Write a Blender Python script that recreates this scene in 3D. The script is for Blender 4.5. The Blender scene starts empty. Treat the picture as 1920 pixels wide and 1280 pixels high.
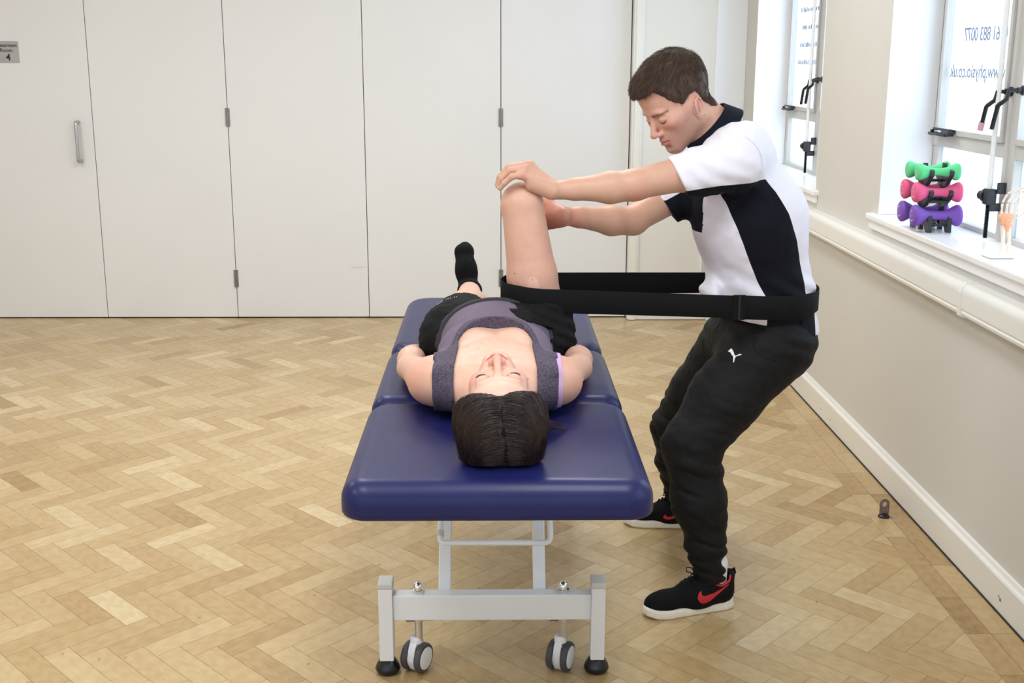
import bpy, bmesh, math, random
import numpy as np
from mathutils import Vector, Matrix

# ------------------------------------------------------------------ camera, world, light, exposure
SC = bpy.context.scene
COL = SC.collection
FPX, PITCH, YAW, ROLL, CAMH = 2196.55, 0.234758, 0.0145997, 0.0018555, 1.6
_fw = np.array([math.sin(YAW)*math.cos(PITCH), math.cos(YAW)*math.cos(PITCH), -math.sin(PITCH)])
_rt = np.array([math.cos(YAW), -math.sin(YAW), 0.0]); _up = np.cross(_rt, _fw)
_rt2 = math.cos(ROLL)*_rt + math.sin(ROLL)*_up; _up2 = -math.sin(ROLL)*_rt + math.cos(ROLL)*_up
cam = bpy.data.cameras.new('camera'); camo = bpy.data.objects.new('camera', cam); COL.objects.link(camo)
cam.sensor_width = 36.0; cam.lens = FPX/1920*36.0; cam.clip_start = 0.05; cam.clip_end = 100
camo.matrix_world = Matrix(((_rt2[0], _up2[0], -_fw[0], 0), (_rt2[1], _up2[1], -_fw[1], 0), (_rt2[2], _up2[2], -_fw[2], CAMH), (0, 0, 0, 1)))
SC.camera = camo
SC.view_settings.view_transform = 'Standard'; SC.view_settings.look = 'None'
SC.view_settings.gamma = 1.0; SC.view_settings.use_curve_mapping = False
SC.view_settings.exposure = -0.29
SC.cycles.use_denoising = True
SC.cycles.max_bounces = 9; SC.cycles.diffuse_bounces = 6; SC.cycles.glossy_bounces = 4
SC.cycles.transmission_bounces = 6; SC.cycles.transparent_max_bounces = 12
SC.cycles.caustics_reflective = False; SC.cycles.caustics_refractive = False
SC.cycles.sample_clamp_indirect = 6.0

def AT(x, y, Y):
    """point of the place at depth Y on the sight line through photo point (x, y)"""
    d = _rt2*(x-960)/FPX + _up2*(-(y-640)/FPX) + _fw
    t = Y/d[1]
    return np.array([0, 0, CAMH]) + d*t

world = bpy.data.worlds.new('world'); SC.world = world; world.use_nodes = True
_bg = world.node_tree.nodes['Background']
_bg.inputs[0].default_value = (0.80, 0.90, 1.0, 1); _bg.inputs[1].default_value = 1.75

def area_light(name, loc, rot, sx, sy, power, color):
    l = bpy.data.lights.new(name, 'AREA'); l.shape = 'RECTANGLE'; l.size = sx; l.size_y = sy
    l.energy = power; l.color = color
    o = bpy.data.objects.new(name, l); COL.objects.link(o); o.location = loc; o.rotation_euler = rot
    return o
# daylight coming in through the side windows
for _y in (6.27, 3.895, 1.515, -0.865):
    area_light('window_daylight', (1.95, _y, 1.80), (0, math.radians(90), 0), 1.5, 1.4, 20, (0.78, 0.89, 1.0))
# ceiling fill panels, added out of view to lift right wall, floor and couch
FILL_PANELS = [(-2.9, 1.6), (-1.0, 1.6), (0.35, 1.6), (-2.9, 4.9), (-1.0, 4.9), (0.35, 4.9)]
for _x, _y in FILL_PANELS:
    area_light('ceiling_fill_light', (_x, _y, 2.84), (0, 0, 0), 0.58, 1.18, 27, (0.93, 0.965, 1.0))

# ------------------------------------------------------------------ helpers
def tag(o, label=None, cat=None, group=None, kind=None):
    if label: o['label'] = label
    if cat: o['category'] = cat
    if group: o['group'] = group
    if kind: o['kind'] = kind
    return o
def empty(name, loc=(0, 0, 0), label=None, cat=None, group=None):
    o = bpy.data.objects.new(name, None); COL.objects.link(o); o.location = loc; o.empty_display_size = 0.05
    return tag(o, label, cat, group)
def link(name, me, mat=None, parent=None, smooth=False):
    o = bpy.data.objects.new(name, me); COL.objects.link(o)
    if mat is not None:
        for m in (mat if isinstance(mat, (list, tuple)) else [mat]): me.materials.append(m)
    if smooth: me.shade_smooth()
    if parent is not None:
        o.parent = parent; o.matrix_parent_inverse = Matrix.Translation(-Vector(parent.location))
    return o
def mesh_np(name, V, F):
    me = bpy.data.meshes.new(name)
    V = np.asarray(V, dtype=np.float32); F = np.asarray(F, dtype=np.int32)
    n = F.shape[1]
    me.vertices.add(len(V)); me.vertices.foreach_set('co', V.ravel())
    me.loops.add(F.size); me.loops.foreach_set('vertex_index', F.ravel())
    me.polygons.add(len(F)); me.polygons.foreach_set('loop_start', np.arange(0, F.size, n, dtype=np.int32))
    me.update(calc_edges=True)
    return me
def mesh_py(name, V, F):
    me = bpy.data.meshes.new(name); me.from_pydata([tuple(map(float, v)) for v in V], [], F); me.update(); return me

class MB:
    """collects shapes into one mesh"""
    def __init__(s): s.V = []; s.F = []
    def add(s, V, F):
        n = len(s.V); s.V += [tuple(map(float, v)) for v in V]; s.F += [tuple(n+i for i in f) for f in F]; return s
    def box(s, x0, x1, y0, y1, z0, z1, b=0.0, M=None):
        x0, x1 = min(x0, x1), max(x0, x1); y0, y1 = min(y0, y1), max(y0, y1); z0, z1 = min(z0, z1), max(z0, z1)
        b = min(b, (x1-x0)*.49, (y1-y0)*.49, (z1-z0)*.49)
        bm = bmesh.new(); bmesh.ops.create_cube(bm, size=1)
        for v in bm.verts: v.co = Vector(((x0+x1)/2+v.co.x*(x1-x0), (y0+y1)/2+v.co.y*(y1-y0), (z0+z1)/2+v.co.z*(z1-z0)))
        if b > 0: bmesh.ops.bevel(bm, geom=bm.edges[:]+bm.verts[:], offset=b, segments=2, affect='EDGES', profile=0.5)
        if M is not None: bm.transform(M)
        bm.verts.index_update()
        s.add([v.co[:] for v in bm.verts], [[v.index for v in f.verts] for f in bm.faces]); bm.free(); return s
    def lathe(s, prof, c=(0, 0, 0), axis=(0, 0, 1), n=24, caps=True):
        c = Vector(c); a = Vector(axis).normalized(); u = a.orthogonal().normalized(); w = a.cross(u)
        V = []; F = []
        for r, h in prof:
            for i in range(n):
                t = 2*math.pi*i/n; V.append(c+a*h+(u*math.cos(t)+w*math.sin(t))*r)
        for j in range(len(prof)-1):
            for i in range(n):
                k = (i+1) % n; F.append((j*n+i, j*n+k, (j+1)*n+k, (j+1)*n+i))
        if caps:
            F.append(tuple(reversed(range(n)))); F.append(tuple(range((len(prof)-1)*n, len(prof)*n)))
        return s.add(V, F)
    def tube(s, pts, r, n=10, closed=False, rad=None, flat=None):
        P = [Vector(p) for p in pts]; V = []; F = []; N = len(P)
        up = None
        for i in range(N):
            a = P[(i-1) % N] if (closed or i > 0) else P[i]; b = P[(i+1) % N] if (closed or i < N-1) else P[i]
            t = (b-a).normalized()
            if up is None: up = t.orthogonal().normalized()
            up = (up-t*up.dot(t)); up = up.normalized() if up.length > 1e-6 else t.orthogonal().normalized()
            w = t.cross(up); rr = rad[i] if rad else r
            for k in range(n):
                q = 2*math.pi*k/n; V.append(P[i]+(up*math.cos(q)+w*math.sin(q)*(flat or 1))*rr)
        for i in range(N if closed else N-1):
            j = (i+1) % N
            for k in range(n):
                l = (k+1) % n; F.append((i*n+k, i*n+l, j*n+l, j*n+k))
        if not closed: F.append(tuple(reversed(range(n)))); F.append(tuple(range((N-1)*n, N*n)))
        return s.add(V, F)
    def prism(s, poly, f, t0, t1):
        """poly: 2D points, f(u,v,t)->3D"""
        n = len(poly); V = [f(u, v, t0) for u, v in poly]+[f(u, v, t1) for u, v in poly]
        F = [tuple(reversed(range(n))), tuple(range(n, 2*n))]+[(i, (i+1) % n, n+(i+1) % n, n+i) for i in range(n)]
        return s.add(V, F)
    def build(s, name, mat=None, parent=None, smooth=None):
        me = mesh_py(name, s.V, s.F)
        bm = bmesh.new(); bm.from_mesh(me); bmesh.ops.recalc_face_normals(bm, faces=bm.faces[:]); bm.to_mesh(me); bm.free()
        o = link(name, me, mat, parent)
        if smooth: me.shade_smooth(); me.set_sharp_from_angle(angle=math.radians(smooth))
        return o
def arc(p0, pc, p1, n=6):
    """rounded corner: quadratic curve p0 - pc - p1"""
    p0, pc, p1 = map(Vector, (p0, pc, p1)); return [tuple(p0*(1-t)**2+pc*2*t*(1-t)+p1*t*t) for t in [i/n for i in range(n+1)]]
def text_mesh(name, body, size, M, mat, parent, align='LEFT', bold=0.0, depth=0.0006, spacing=1.0):
    c = bpy.data.curves.new(name, 'FONT'); c.body = body; c.size = size; c.extrude = depth; c.align_x = align
    c.offset = bold; c.resolution_u = 4; c.space_character = spacing
    o = bpy.data.objects.new(name, c); COL.objects.link(o)
    dg = bpy.context.evaluated_depsgraph_get(); me = bpy.data.meshes.new_from_object(o.evaluated_get(dg))
    bpy.data.objects.remove(o); bpy.data.curves.remove(c)
    me.transform(M); me.name = name; me.materials.clear()
    return link(name, me, mat, parent)

# ------------------------------------------------------------------ materials
def srgb(r, g, b):
    f = lambda c: (c/255/12.92) if c/255 <= 0.04045 else ((c/255+0.055)/1.055)**2.4
    return (f(r), f(g), f(b), 1)
class NT:
    def __init__(s, name):
        s.m = bpy.data.materials.new(name); s.m.use_nodes = True; s.t = s.m.node_tree; s.n = s.t.nodes
        s.p = s.n['Principled BSDF']; s.out = s.n['Material Output']
    def new(s, ty, **kw):
        n = s.n.new(ty)
        for k, v in kw.items():
            if k.startswith('i_'): n.inputs[k[2:].replace('_', ' ')].default_value = v
            else: setattr(n, k, v)
        return n
    def l(s, a, b): s.t.links.new(a, b)
    def set(s, **kw):
        for k, v in kw.items(): s.p.inputs[k.replace('_', ' ')].default_value = v
        return s
    def coords(s, kind='Object'): return s.new('ShaderNodeTexCoord').outputs[kind]
    def noise(s, scale, detail=3, rough=0.5, vec=None, stretch=None):
        n = s.new('ShaderNodeTexNoise'); n.inputs['Scale'].default_value = scale; n.inputs['Detail'].default_value = detail
        n.inputs['Roughness'].default_value = rough
        v = vec if vec is not None else s.coords()
        if stretch:
            mp = s.new('ShaderNodeMapping'); mp.inputs['Scale'].default_value = stretch; s.l(v, mp.inputs['Vector']); v = mp.outputs[0]
        s.l(v, n.inputs['Vector']); return n.outputs['Fac']
    def ramp(s, fac, stops):
        r = s.new('ShaderNodeValToRGB'); e = r.color_ramp.elements
        while len(e) < len(stops): e.new(0.5)
        for i, (p, c) in enumerate(stops): e[i].position = p; e[i].color = c
        s.l(fac, r.inputs[0]); return r.outputs[0]
    def mix(s, fac, a, b, mode='MIX'):
        m = s.new('ShaderNodeMix', data_type='RGBA', blend_type=mode)
        for sock, v in ((m.inputs[0], fac), (m.inputs[6], a), (m.inputs[7], b)):
            if hasattr(v, 'links'): s.l(v, sock)
            else: sock.default_value = v
        return m.outputs[2]
    def math(s, op, a, b=0.0, c=0.0):
        m = s.new('ShaderNodeMath', operation=op)
        for i, v in enumerate((a, b, c)):
            if hasattr(v, 'links'): s.l(v, m.inputs[i])
            else: m.inputs[i].default_value = v
        return m.outputs[0]
    def attr(s, name, out='Color'): return s.new('ShaderNodeAttribute', attribute_name=name).outputs[out]
    def bump(s, h, strength=0.3, dist=0.002):
        b = s.new('ShaderNodeBump'); b.inputs['Strength'].default_value = strength; b.inputs['Distance'].default_value = dist
        s.l(h, b.inputs['Height']); s.l(b.outputs[0], s.p.inputs['Normal']); return s
def plain(name, col, rough=0.5, metal=0.0, var=0.04, scale=20, bump=0.0, bscale=200, spec=0.5, coat=0.0):
    n = NT(name); n.set(Roughness=rough, Metallic=metal); n.p.inputs['Specular IOR Level'].default_value = spec
    n.p.inputs['Coat Weight'].default_value = coat
    dark = tuple(c*(1-var) for c in col[:3])+(1,); light = tuple(min(1, c*(1+var)) for c in col[:3])+(1,)
    n.l(n.ramp(n.noise(scale), [(0.3, dark), (0.7, light)]), n.p.inputs['Base Color'])
    if bump: n.bump(n.noise(bscale, 4), bump, 0.001)
    return n.m
M = {}
M['door'] = plain('door_paint', srgb(228, 229, 231), 0.42, var=0.012, scale=1.5, bump=0.05, bscale=60)
M['wall'] = plain('wall_paint', srgb(225, 224, 219), 0.6, var=0.012, scale=2, bump=0.08, bscale=120)
M['wall_shaded'] = plain('shaded_wall_paint', srgb(208, 205, 199), 0.6, var=0.012, scale=2, bump=0.08, bscale=120)  # darker copy of the wall paint, shade on the window wall put into colour
M['lit_reveal'] = plain('lit_recess_paint', srgb(246, 248, 252), 0.5, var=0.01, scale=2)  # brighter copy, window light on the recess sides put into colour
M['wall_white'] = plain('white_wall_paint', srgb(236, 240, 246), 0.55, var=0.01, scale=2, bump=0.05, bscale=120)
M['trim'] = plain('gloss_trim_paint', srgb(231, 230, 225), 0.3, var=0.015, scale=3)
M['sill'] = plain('gloss_sill_paint', srgb(240, 240, 240), 0.25, var=0.01, scale=3)
M['ceil'] = plain('ceiling_paint', srgb(240, 238, 232), 0.8, var=0.01)
M['gap'] = plain('dark_gap', srgb(38, 32, 26), 0.9)
M['frame'] = plain('window_frame_paint', srgb(196, 194, 190), 0.35, var=0.02)
M['steel'] = plain('brushed_steel', srgb(190, 190, 190), 0.3, 1.0)
M['dull_steel'] = plain('dull_steel', srgb(150, 148, 146), 0.45, 1.0, var=0.1)
M['chrome'] = plain('chrome', srgb(225, 225, 228), 0.08, 1.0)
M['black_metal'] = plain('black_metal', srgb(34, 34, 38), 0.4, 0.3)
M['rust'] = plain('old_iron', srgb(128, 112, 106), 0.6, 0.5, var=0.35, scale=160)
M['white_coat'] = plain('white_powder_coat', srgb(226, 227, 231), 0.35, var=0.015, bump=0.05, bscale=400)
M['grey_plastic'] = plain('grey_plastic', srgb(196, 197, 196), 0.45)
M['dgrey_plastic'] = plain('mid_grey_plastic', srgb(128, 130, 132), 0.45)
M['rubber'] = plain('tyre_rubber', srgb(70, 68, 72), 0.55)
M['black_rubber'] = plain('black_rubber', srgb(18, 18, 20), 0.25)
M['black_plastic'] = plain('black_plastic', srgb(44, 46, 52), 0.4)
M['white_plastic'] = plain('white_plastic', srgb(238, 238, 236), 0.4)
M['green'] = plain('green_neoprene', srgb(96, 214, 140), 0.55, var=0.02)
M['pink'] = plain('pink_neoprene', srgb(232, 92, 140), 0.55, var=0.02)
M['purple'] = plain('purple_neoprene', srgb(120, 78, 178), 0.55, var=0.02)
M['mark'] = plain('pale_print', srgb(205, 196, 226), 0.6)
M['mark_grey'] = plain('grey_scuff', srgb(196, 194, 190), 0.6)
M['bone'] = plain('bone_plastic', srgb(244, 226, 210), 0.45)
M['ligament'] = plain('ligament_orange', srgb(244, 176, 136), 0.5)
M['sign'] = plain('sign_silver', srgb(176, 176, 176), 0.35, 0.35)
M['ink'] = plain('black_ink', srgb(38, 34, 34), 0.6)
def _vinyl():
    n = NT('navy_vinyl'); n.set(Roughness=0.42); n.p.inputs['Specular IOR Level'].default_value = 0.25; n.p.inputs['Coat Weight'].default_value = 0.18; n.p.inputs['Coat Roughness'].default_value = 0.24
    n.l(n.ramp(n.noise(9), [(0.3, srgb(20, 24, 74)), (0.7, srgb(25, 29, 82))]), n.p.inputs['Base Color'])
    v = n.new('ShaderNodeTexVoronoi'); v.inputs['Scale'].default_value = 420; n.l(n.coords(), v.inputs['Vector'])
    n.bump(n.math('ADD', v.outputs['Distance'], n.math('MULTIPLY', n.noise(14, 2), 6.0)), 0.12, 0.001)
    return n.m
M['vinyl'] = _vinyl()
def _wood():
    n = NT('oak_parquet'); n.p.inputs['Coat Weight'].default_value = 0.3; n.p.inputs['Coat Roughness'].default_value = 0.28; uv = n.coords('UV')
    t = n.attr('tone', 'Fac')
    fine = n.noise(1.0, 6, 0.6, uv, (14, 260, 1)); mid = n.noise(1.0, 3, 0.6, uv, (5, 38, 1)); big = n.noise(0.8, 2)
    w = n.new('ShaderNodeTexWave'); w.inputs['Scale'].default_value = 3.0; w.inputs['Distortion'].default_value = 9; w.inputs['Detail'].default_value = 3
    mp = n.new('ShaderNodeMapping'); mp.inputs['Scale'].default_value = (1.6, 9, 1); n.l(uv, mp.inputs[0]); n.l(mp.outputs[0], w.inputs[0])
    s = n.math('ADD', t, n.math('MULTIPLY', n.math('SUBTRACT', fine, 0.5), 0.30))
    s = n.math('ADD', s, n.math('MULTIPLY', n.math('SUBTRACT', mid, 0.5), 0.35))
    s = n.math('ADD', s, n.math('MULTIPLY', n.math('SUBTRACT', w.outputs['Fac'], 0.5), 0.10))
    c = n.ramp(s, [(0.0, srgb(130, 96, 54)), (0.25, srgb(163, 131, 83)), (0.55, srgb(183, 155, 108)), (0.8, srgb(197, 173, 130)), (1.0, srgb(210, 190, 151))])
    spots = n.noise(28, 2, 0.4); c = n.mix(n.ramp(spots, [(0.74, (0, 0, 0, 1)), (0.80, (1, 1, 1, 1))]), c, srgb(150, 118, 78))
    n.l(c, n.p.inputs['Base Color'])
    n.l(n.ramp(n.noise(3, 4), [(0.3, (0.30,)*3+(1,)), (0.7, (0.42,)*3+(1,))]), n.p.inputs['Roughness'])
    n.bump(n.math('ADD', fine, n.math('MULTIPLY', mid, 1.5)), 0.08, 0.001)
    return n.m
M['wood'] = _wood()
def _frost():
    n = NT('frosted_glass'); tr = n.new('ShaderNodeBsdfTransparent'); tr.inputs[0].default_value = (0.93, 0.97, 1, 1)
    tl = n.new('ShaderNodeBsdfTranslucent'); tl.inputs[0].default_value = (0.9, 0.95, 1, 1)
    gl = n.new('ShaderNodeBsdfGlossy'); gl.inputs['Roughness'].default_value = 0.25
    m1 = n.new('ShaderNodeMixShader'); m1.inputs[0].default_value = 0.3; n.l(tr.outputs[0], m1.inputs[1]); n.l(tl.outputs[0], m1.inputs[2])
    m2 = n.new('ShaderNodeMixShader'); m2.inputs[0].default_value = 0.04; n.l(m1.outputs[0], m2.inputs[1]); n.l(gl.outputs[0], m2.inputs[2])
    n.l(m2.outputs[0], n.out.inputs[0]); return n.m
M['frost'] = _frost()
def _vinyltext():
    n = NT('window_lettering'); tr = n.new('ShaderNodeBsdfTransparent'); n.set(Roughness=0.8); n.p.inputs['Base Color'].default_value = srgb(96, 108, 150)
    m1 = n.new('ShaderNodeMixShader'); m1.inputs[0].default_value = 0.66; n.l(tr.outputs[0], m1.inputs[1]); n.l(n.p.outputs[0], m1.inputs[2])
    n.l(m1.outputs[0], n.out.inputs[0]); return n.m
M['lettering'] = _vinyltext()
def _emit(name, col, st):
    n = NT(name); n.p.inputs['Emission Color'].default_value = col; n.p.inputs['Emission Strength'].default_value = st; return n.m
M['fill_lamp'] = _emit('fill_diffuser', (0.97, 0.985, 1, 1), 3.0)
# ------------------------------------------------------------------ room
def struct(o): o['kind'] = 'structure'; return o
def clip_poly(P, ax, val, keep_less):
    out = []
    for i in range(len(P)):
        a, b = P[i], P[(i+1) % len(P)]
        ia = (a[ax] <= val) == keep_less; ib = (b[ax] <= val) == keep_less
        if ia: out.append(a)
        if ia != ib:
            t = (val-a[ax])/(b[ax]-a[ax]); out.append(tuple(a[i2]+(b[i2]-a[i2])*t for i2 in range(len(a))))
    return out
def build_floor():
    rng = random.Random(7)
    L, W, SY, g = 0.245, 0.0735, 1.055, 0.0004
    t = W*math.sqrt(2); q = math.sqrt(0.5); V = []; F = []; UV = []; T = []
    X0, X1, Y0, Y1 = -5.2, 1.352, -2.0, 7.36
    def put(P, tone):
        if len(P) < 3: return
        n = len(V)
        V.extend([(p[0], p[1], 0.0) for p in P]); F.append(tuple(range(n, n+len(P)))); UV.append([(p[2], p[3]) for p in P]); T.append(tone)
    def tone():
        r = rng.random(); v = 0.60+rng.gauss(0, 0.10)
        if r < 0.05: v -= 0.22
        elif r > 0.86: v += 0.15
        return v
    def block(px, py, d, e, tn):
        o = (rng.random()*40, rng.random()*40); P = []
        for a, b in ((g, g), (L-g, g), (L-g, W-g), (g, W-g)):
            x = px+d[0]*a+e[0]*b; y = py+(d[1]*a+e[1]*b)*SY; P.append((x, y, o[0]+a, o[1]+b))
        for ax, val, less in ((0, X1, True), (0, X0, False), (1, Y0, False), (1, Y1, True)):
            P = clip_poly(P, ax, val, less)
            if len(P) < 3: return
        if (P[0][0]-P[1][0])*(P[2][1]-P[1][1])-(P[0][1]-P[1][1])*(P[2][0]-P[1][0]) > 0: P = P[::-1]
        put(P, tn)
    per = math.sqrt(2)*L*SY
    for j in range(-12, 18):
        py = 3.745+j*per
        if py < Y0-1 or py > Y1+1: continue
        for k in range(-60, 45):
            px = -1.302+k*t
            if px < X0-1 or px > X1+0.6: continue
            block(px, py, (q, -q), (-q, -q), tone())                       # leaning one way
            block(px+L*q, py-L*q*SY, (-q, -q), (q, -q), tone())            # leaning the other way
    for (xa, xb, off) in ((1.3525, 1.4245, 0.0), (1.4255, 1.52, 0.11)):    # border rows along the window wall
        y = -2.0-off
        while y < 7.36:
            ln = rng.choice((0.235, 0.235, 0.24, 0.41)); o = (rng.random()*40, rng.random()*40)
            a, b = max(y, -2.0), min(y+ln, 7.36)
            if b > a:
                put([(xa, a+g, o[0], o[1]), (xb, a+g, o[0], o[1]+xb-xa), (xb, b-g, o[0]+ln, o[1]+xb-xa), (xa, b-g, o[0]+ln, o[1])], tone()-0.18)
            y += ln
    n = len(V); V += [(-5.2, -2, -0.0012), (1.52, -2, -0.0012), (1.52, 7.5, -0.0012), (-5.2, 7.5, -0.0012)]
    F.append((n, n+1, n+2, n+3)); UV.append([(0, 0)]*4); T.append(-1)
    # a slab under the blocks
    V += [(-5.2, -2, -0.05), (1.52, -2, -0.05), (1.52, 7.5, -0.05), (-5.2, 7.5, -0.05)]
    F.append((n+7, n+6, n+5, n+4)); UV.append([(0, 0)]*4); T.append(-1)
    me = mesh_py('floor', V, F)
    uvl = me.uv_layers.new(name='UVMap'); at = me.attributes.new('tone', 'FLOAT', 'FACE')
    uvl.data.foreach_set('uv', [c for f in UV for p in f for c in p]); at.data.foreach_set('value', [max(t_, 0) for t_ in T])
    o = link('floor', me, [M['wood'], M['gap']])
    for i, t_ in enumerate(T):
        if t_ == -1: me.polygons[i].material_index = 1
    struct(o)
build_floor()

WX = 1.52; CEIL = 2.86
WIN = [(5.55, 7.0), (3.17, 4.62), (0.79, 2.24), (-1.59, -0.14)]
SILLZ, HEADZ = 0.985, 2.55
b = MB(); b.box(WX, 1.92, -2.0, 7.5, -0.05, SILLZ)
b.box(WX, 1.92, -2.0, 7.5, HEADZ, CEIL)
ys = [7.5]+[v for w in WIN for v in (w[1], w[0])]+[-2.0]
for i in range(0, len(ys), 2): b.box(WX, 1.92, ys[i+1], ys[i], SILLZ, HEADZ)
struct(b.build('wall_right', M['wall_shaded']))
struct(MB().box(-5.2, WX, 7.44, 7.55, -0.05, CEIL).box(0.90, 1.335, 7.28, 7.44, 0, CEIL).box(-5.2, 0.90, 7.36, 7.44, 2.45, CEIL).build('wall_back', M['wall']))
struct(MB().box(1.335, WX, 7.27, 7.44, 0, CEIL, 0.003).build('trim_3', M['wall_white']))
struct(MB().box(-5.3, -5.2, -2.0, 7.55, -0.05, CEIL).build('wall_left', M['wall']))
struct(MB().box(-5.3, 1.92, -2.0, 7.55, CEIL, CEIL+0.1).build('ceiling', M['ceil']))
# door frame post right of the folding doors
struct(MB().box(0.836, 0.90, 7.262, 7.44, 0.004, 2.45, 0.004).box(0.85, 0.886, 7.255, 7.27, 0.004, 2.45, 0.002).build('trim_1', M['trim']))
struct(MB().box(-5.2, 0.836, 7.33, 7.44, 2.40, 2.45, 0.003).build('trim_2', M['trim']))
struct(MB().box(0.888, 1.333, 7.268, 7.28, 0.004, 0.09, 0.003).build('baseboard_back', M['trim']))
# folding door leaves
edges = [-4.964, -4.132, -3.302, -2.472, -1.644, -0.806, 0.036, 0.832]
for i in range(len(edges)-1):
    x0, x1 = edges[i]+0.0022, edges[i+1]-0.0022
    d = MB().box(x0, x1, 7.35, 7.392, 0.007, 2.398, 0.0015).build('door_%d' % (i+1), M['door']); struct(d)
    if i == 2:   # leaf with the pull handle and the room sign
        hx = -2.56
        pts = [(hx, 7.351, 1.232)]+arc((hx, 7.315, 1.232), (hx, 7.300, 1.232), (hx, 7.300, 1.216))+arc((hx, 7.300, 1.010), (hx, 7.300, 0.994), (hx, 7.315, 0.994))+[(hx, 7.351, 0.994)]
        MB().tube(pts, 0.0105, 14).build('pull_handle', M['steel'], d, 40)
    if i in (3, 5):   # hinges on the joint at the right of this leaf
        for hz in (1.262, 0.256):
            h = MB(); xx = edges[i+1]
            for s_ in (-1, 1): h.box(xx+s_*0.002, xx+s_*0.014, 7.346, 7.351, hz-0.055, hz+0.055)
            for k in range(5): h.lathe([(0.0055, -0.0105), (0.0055, 0.0105)], (xx, 7.342, hz-0.044+k*0.022), n=12)
            for s_ in (-1, 1):
                for k in (-1, 1): h.lathe([(0.003, 0), (0.0015, 0.0012)], (xx+s_*0.010, 7.346, hz+k*0.033), (0, -1, 0), n=8)
            h.build('hinge', M['dull_steel'], d)
    if i == 4: # scuff on the paint
        MB().box(-0.915, -0.825, 7.3494, 7.3499, 0.326, 0.329).box(-0.90, -0.85, 7.3494, 7.3499, 0.320, 0.3215).build('scuff_mark', M['mark_grey'], d)
struct(MB().box(-5.2, 0.84, 7.394, 7.44, 0.0, 2.44).build('trim_4', M['gap']))
# sign
sg = MB().box(-3.028, -2.883, 7.3455, 7.3495, 1.586, 1.712, 0.001).build('room_sign', M['sign'])
tag(sg, 'small silver Treatment Room 4 sign fixed to the white door leaf with the pull handle', 'sign')
def MT(x, y, z): return Matrix.Translation((x, y, z)) @ Matrix.Rotation(math.radians(90), 4, 'X')
text_mesh('lettering', 'Treatment', 0.031, MT(-2.9565, 7.3452, 1.678), M['ink'], sg, 'CENTER', 0.0003)
text_mesh('lettering', 'Room', 0.031, MT(-2.9565, 7.3452, 1.649), M['ink'], sg, 'CENTER', 0.0003)
text_mesh('lettering', '4', 0.058, MT(-2.948, 7.3452, 1.598), M['ink'], sg, 'CENTER', 0.0006)
# small electrical box at the right end of the back wall
sb = MB().box(1.282, 1.332, 7.235, 7.2795, 0.285, 0.415, 0.005)
sb = sb.build('electrical_box', M['white_plastic']); tag(sb, 'small white electrical box low on the back wall behind the man', 'electrical box')
MB().box(1.292, 1.322, 7.232, 7.236, 0.30, 0.40, 0.002).build('cover_plate', M['grey_plastic'], sb)
# skirting on the window wall
prof = [(WX, 0.0), (1.501, 0.0), (1.500, 0.102), (1.503, 0.108), (1.509, 0.112), (1.513, 0.124), (WX, 0.126)]
struct(MB().prism(prof, lambda u, v, t: (u, t, v), -2.0, 5.72).build('baseboard_right', M['trim']))
struct(MB().box(1.4965, 1.5008, -2.0, 5.72, 0.0005, 0.004).build('trim_5', M['gap']))
sc_ = MB()
for (yy, zz, s_) in ((3.19, 0.045, 0.006), (3.2, 0.052, 0.004), (5.2, 0.06, 0.003), (5.16, 0.045, 0.003), (5.0, 0.04, 0.0035), (4.98, 0.055, 0.002)):
    sc_.lathe([(s_, 0), (s_*0.6, 0.0006)], (1.4998, yy, zz), (-1, 0, 0), n=7)
o = sc_.build('chipped_paint_spots', M['rust']); tag(o, 'small chips and specks in the white skirting paint', 'paint chips', kind='stuff')
# dado trunking along the window wall, in lengths
def trunk(y0, y1):
    P = [(WX, 0.818), (1.478, 0.820), (1.468, 0.825), (1.466, 0.834), (1.470, 0.840), (1.468, 0.843), (1.465, 0.846), (1.464, 0.893)]
    P = [(u if u < WX else WX-0.0006, v) for u, v in P]+[(1.464+0.022*(1-math.cos(a)), 0.897+0.026*math.sin(a)) for a in [math.radians(q) for q in (5, 20, 35, 50, 65, 80, 90)]]+[(WX-0.0006, 0.924)]
    return MB().prism(P, lambda u, v, t: (u, t, v), y0, y1).build('cable_trunking', M['trim'], None, 25)
tr = trunk(3.607, 5.68); tag(tr, 'long white plastic cable trunking under the sill, from the joint to behind the man', 'cable trunking', 'cable trunking on the window wall')
MB().box(1.461, WX-0.0006, 5.676, 5.690, 0.815, 0.927, 0.004).build('end_cap', M['trim'], tr)
tr = trunk(-2.0, 3.593); tag(tr, 'white plastic cable trunking right of the joint, nearest the camera', 'cable trunking', 'cable trunking on the window wall')
P = [(WX-0.0006, 0.812), (1.476, 0.814), (1.462, 0.822), (1.4605, 0.895), (1.466, 0.914), (1.478, 0.926), (1.49, 0.9275), (WX-0.0006, 0.9275)]
MB().prism(P, lambda u, v, t: (u, t, v), 3.590, 3.612).build('joint_cover', M['trim'], tr)

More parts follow.
